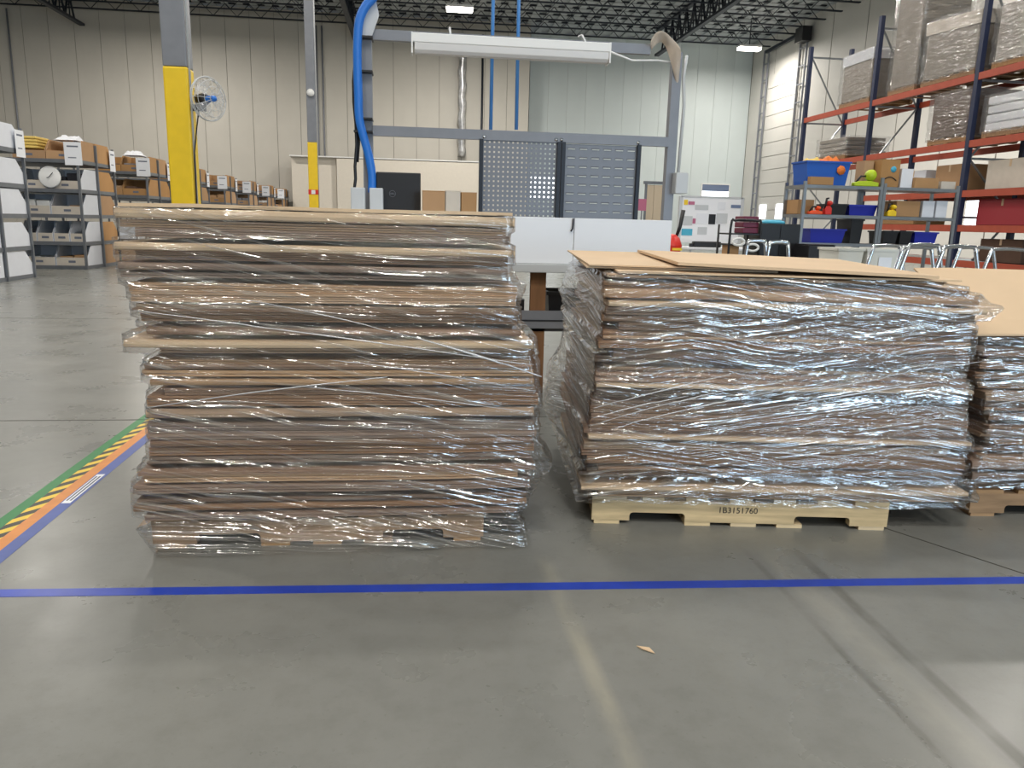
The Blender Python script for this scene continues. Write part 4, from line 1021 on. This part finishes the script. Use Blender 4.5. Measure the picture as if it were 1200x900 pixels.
tool(963, 970.5, 250, 1, REDP, 'red tool standing on the middle shelf', 'power_tool', .26, .035)
tool(1036, 1046, 250, 1, YELLOW, 'yellow tool on the middle shelf of the right bay', 'power_tool', .2, .035)
for a, b, zt, zi, m, lb in ((974, 993, 239, 1, BLACK, 'black bin on the middle shelf beside the blue bin'), (995, 1028, 240, 1, DBLUE, 'wide blue bin on the middle shelf'), (952, 994, 268, 0, DBLUE, 'long blue bin on the lower shelf of the left bay'),
                        (1000, 1014, 257, 0, BLACK, 'tall black bucket on the lower shelf'), (1040, 1056, 271, 0, BLACK, 'black bin with a white disc on the lower shelf of the right bay'), (1059, 1073, 271, 0, BLACK, 'plain black bin left of the blue bin on the lower shelf'), (1076, 1103, 272, 0, DBLUE, 'blue bin at the right on the lower shelf')):
    tub('storage_bin', S0(a, 245, SY+.08), S0(b, 245, SY+.08), SY+.08, SY+.5, SZ[zi]+.001, aty(a, zt, SY+.1).z, m, lb)
bx(1052, 1080, 236, 1, BOXCARD, 'brown box on the middle shelf of the right bay', (.08, .5))
for a, b, zt, lb in ((1083, 1097, 236, 'left white box on the middle shelf of the right bay'), (1099, 1112, 236, 'right white box on the middle shelf of the right bay')): bx(a, b, zt, 1, WHITEBIN, lb, (.08, .45))
# ------------------------------------------------------------------ items between the shelving and the stacks
x0, x1 = aty(890, 270, 10).x, aty(938, 270, 10).x
cb = tag(empty('black_cabinet', ((x0+x1)/2, 10.25, 0)), 'plain black cabinet left of the grey shelving', 'cabinet'); w = (x1-x0)/2
bevel(MB().box(-w, w, -.25, .25, 0.02, 1.275, BLACK).build('body', cb), .01)
for s in (-1, 1): MB().box(s*w/2-w/2+.008, s*w/2+w/2-.008, -.262, -.25, .06, 1.25, BLACK).build('door', cb)
tag(MB().lathe([(0, .05), (.10, .05), (.16, .03), (.17, 0), (0, 0)], TEAL, n=20).build('tub_lid', None, (aty(905, 262, 10.2).x, 10.2, 1.277)), 'turquoise round lid on the black cabinet', 'lid')
x0, x1 = aty(941, 290, 9.6).x, aty(972, 290, 9.6).x
bevel(carton('carton', x0, x1, 9.45, 9.85, 0, 1.02, BLACK, 'black box standing in front of the grey shelving', tape=False).children[0], .01)
for a, b, lb in ((977, 1006, 'left milky white tub on the stand behind the right stack'), (1010, 1053, 'right milky white tub with paper label behind the right stack')):
    tub('plastic_tub', aty(a, 295, 7.5).x, aty(b, 295, 7.5).x, 7.4, 7.8, .751, 1.03, MILKY, lb, 'tub')
t2 = bpy.data.objects['plastic_tub.001']; MB().box(-.07, .07, -.205, -.2, .1, .2, PAPER).build('paper_label', t2)
tb = tag(empty('folding_table', (4.6, 7.6, 0)), 'low white table carrying milky tubs behind the right stack', 'table')
bevel(MB().box(-.5, .5, -.35, .35, .71, .75, WHITEPL).build('tabletop', tb), .008)
for sx in (-.45, .45):
    for sy in (-.3, .3): MB().tube([(sx, sy, 0), (sx, sy, .71)], .015, GREYPAINT, 8).build('leg', tb)
# chrome tube frames
def tframe(a, b, ytop, Y, label, lean=.25):
    p0, p1 = aty(a, ytop, Y), aty(b, ytop, Y); zt = p0.z; wd = p1.x-p0.x
    e = tag(empty('chrome_cart_handle', ((p0.x+p1.x)/2, Y, 0)), label, 'cart', 'chrome tube carts behind the right stacks')
    w = wd/2
    for dy in (0, .45):
        pts = [Vector(v) for v in ((-w-lean, dy, .12), (-w-lean*.4, dy, zt-.45), (-w*.95, dy, zt-.05), (-w*.7, dy, zt), (w*.7, dy, zt), (w*.95, dy, zt-.05), (w+lean*.4, dy, zt-.45), (w+lean, dy, .12))]
        MB().tube(smooth(pts, 3), .017, CHROME, 8).build('tube_frame', e)
    for s in (-1, 1): MB().tube([(s*(w+lean*.45), 0, zt-.5), (s*(w+lean*.45), .45, zt-.5)], .012, CHROME, 6).build('cross_tube', e)
    MB().box(-w-.1, w+.1, 0, .45, .2, .215, GALV).build('platform', e)
    for s in (-1, 1):
        for dy in (0, .45): MB().lathe([(0, -.02), (.06, -.02), (.06, .02), (0, .02)], BLACK, n=12).build('castor', e, (s*(w+lean), dy, .06), 0, (R(90), 0, 0))
tframe(901, 925, 284, 6.5, 'chrome tube cart standing in front of the black cabinet', .1)
tframe(1056, 1094, 290, 6.5, 'chrome tube cart, leftmost of three near the rack foot', .22)
tframe(1104, 1146, 289, 5.8, 'chrome tube cart, middle of three near the rack foot', .25)
tframe(1160, 1205, 292, 7.1, 'chrome tube cart, rightmost of three near the rack foot', .25)
# whiteboard, table
wy = 14.0
A, B_ = aty(798, 231, wy), aty(870, 232, wy)
bd = tag(empty('notice_board', ((A.x+B_.x)/2, wy, .0)), 'white notice board covered with papers behind the bench', 'notice board'); w = (B_.x-A.x)/2
MB().box(-w, w, -.02, .02, .92, A.z, WHITE).build('board', bd)
for s in (-1, 1): MB().box(s*w-.03, s*w+.03, -.03, .03, 0, A.z+.02, LTGREY).build('frame_post', bd)
MB().box(-w, w, -.03, .03, A.z, A.z+.03, LTGREY).build('frame_rail', bd)
def paper(px0, px1, y0, y1, m, nm='paper'):
    p, q = aty(px0, y0, wy-.03), aty(px1, y1, wy-.03); MB().box(p.x, q.x, wy-.028, wy-.022, q.z, p.z, m).build(nm, bd, (-bd.location.x, -wy, 0))
paper(802, 806, 234, 240, YELLOW); paper(807, 814, 236, 240, PINK); paper(799, 811, 268, 276, TEAL); paper(831, 838, 251, 263, BLACK, 'black_plate'); paper(799, 811, 253, 264, LTGREY); paper(815, 830, 240, 246, LTGREY); paper(817, 829, 250, 262, PAPER); paper(840, 852, 250, 262, LTGREY); paper(857, 868, 240, 244, MATS['blue_grey_pane']); paper(812, 815, 256, 262, PINK); paper(842, 850, 237, 246, PAPER); paper(818, 828, 266, 275, LTGREY)
tb2 = tag(empty('white_table', (5.3, 13.4, 0)), 'white table in front of the notice board', 'table')
bevel(MB().box(-.62, .62, -.4, .4, .82, .86, WHITE).build('tabletop', tb2), .006)
for sx in (-.57, .57):
    for sy in (-.35, .35): MB().box(sx-.02, sx+.02, sy-.02, sy+.02, 0, .82, LTGREY).build('leg', tb2)
p, q = aty(808, 286, 13.2), aty(844, 286, 13.2)
bb = tag(empty('label_printer', ((p.x+q.x)/2, 13.2, .861)), 'long black device lying on the white table', 'device'); w = (q.x-p.x)/2
bevel(MB().box(-w*.8, w, -.06, .06, 0, .10, BLACK).build('body', bb), .02); bevel(MB().box(-w, -w*.8, -.04, .04, .0, .06, BLACK).build('end_piece', bb), .01)
p = aty(787, 285, 10.0); rp = tag(empty('red_pump', (p.x, 10.0, 0)), 'red machine with black handle right of the white panels', 'machine')
MB().box(-.16, .16, -.2, .2, 0, .85, LTGREY).build('stand', rp)
bevel(MB().lathe([(0, 0), (.12, .02), (.14, .1), (.1, .2), (.05, .24), (0, .25)], REDP, n=12).build('body', rp, (0, 0, .86)), .003)
MB().tube([(.05, 0, 1.05), (.1, 0, 1.2), (.13, 0, 1.42)], [.02, .025, .03], BLACK, 8).build('handle', rp)
MB().box(-.03, .1, -.14, -.11, .9, .93, YELLOW).build('label', rp)
# tool cart
x0, x1 = aty(850, 257, 10).x, aty(885, 257, 10).x
tc_ = tag(empty('tool_cart', ((x0+x1)/2, 10.0, 0)), 'black framed tool cart with white holders beside the black cabinet', 'cart'); w = (x1-x0)/2
for s in (-1, 1):
    MB().tube(smooth([Vector((s*w, -.2, .1)), Vector((s*w, -.2, 1.2)), Vector((s*(w-.06), -.2, 1.3)), Vector((0, -.2, 1.31))]), .016, BLACK, 8).build('frame_tube', tc_)
    MB().tube([(s*w, .2, .1), (s*w, .2, 1.25)], .016, BLACK, 8).build('frame_tube', tc_)
    for dy in (-.2, .2): MB().lathe([(0, -.02), (.05, -.02), (.05, .02), (0, .02)], BLACK, n=12).build('castor', tc_, (s*w, dy, .05), 0, (R(90), 0, 0))
for z in (.3, .78, .98, 1.12): MB().box(-w, w, -.2, .2, z, z+.02, BLACK).build('tray', tc_)
for x, z, m in ((-.1, 1.03, WHITEPL), (.1, .96, WHITEPL)): MB().tube([(x+.08*math.cos(t*math.pi/9), -.23, z+.045*math.sin(t*math.pi/9)) for t in range(19)], .017, m, 6).build('cable_holder', tc_)
x = aty(876, 250, 10).x
for q in range(3): tag(bevel(MB().box(-.11, .11, -.14, .14, 0, .07, BURG).build('burgundy_tray', None, (x, 10.0, 1.141+q*.075)), .01), f'burgundy tray on the tool cart, {["lowest", "middle", "topmost"][q]} of three', 'tray', 'burgundy trays on the tool cart')
carton('carton', aty(853, 290, 9.9).x, aty(864, 290, 9.9).x, 9.84, 10.1, .801, .975, BOXCARD, 'small brown box inside the tool cart', tape=False)
# tan screen and poster near the pale wall
p, q = aty(761, 216, 24), aty(778, 216, 24)
ts = tag(empty('tan_screen', ((p.x+q.x)/2, 24, 0)), 'tan folding screen behind the right workstation post', 'screen'); w = (q.x-p.x)/2+.1
for k in range(5): MB().box(-w+k*w*.4, -w+k*w*.4+w*.38, -.02+.02*(k % 2), .01+.02*(k % 2), .05, 2.45, mat('tan_screen', sr(206, 190, 166), .6)).build('screen_leaf', ts)
MB().box(-w-.08, w+.08, -.05, .05, 2.47, 2.56, STEEL).build('top_rail', ts)
for s in (-1, 1): MB().box(s*w-.03, s*w+.03, -.04, .04, 0, 2.47, STEEL).build('screen_post', ts)
p, q = aty(748, 233, 23.2), aty(757, 247, 23.2)
ps = tag(empty('poster_stand', ((p.x+q.x)/2, 23.2, 0)), 'pink poster on a thin stand left of the tan screen', 'poster')
MB().box(-.13, .13, -.01, .01, q.z, p.z, PINK).build('poster', ps); MB().box(-.02, .02, .01, .03, .03, p.z, GREYPAINT).build('post', ps); MB().box(-.2, .2, -.2, .2, 0, .03, GREYPAINT).build('base', ps)
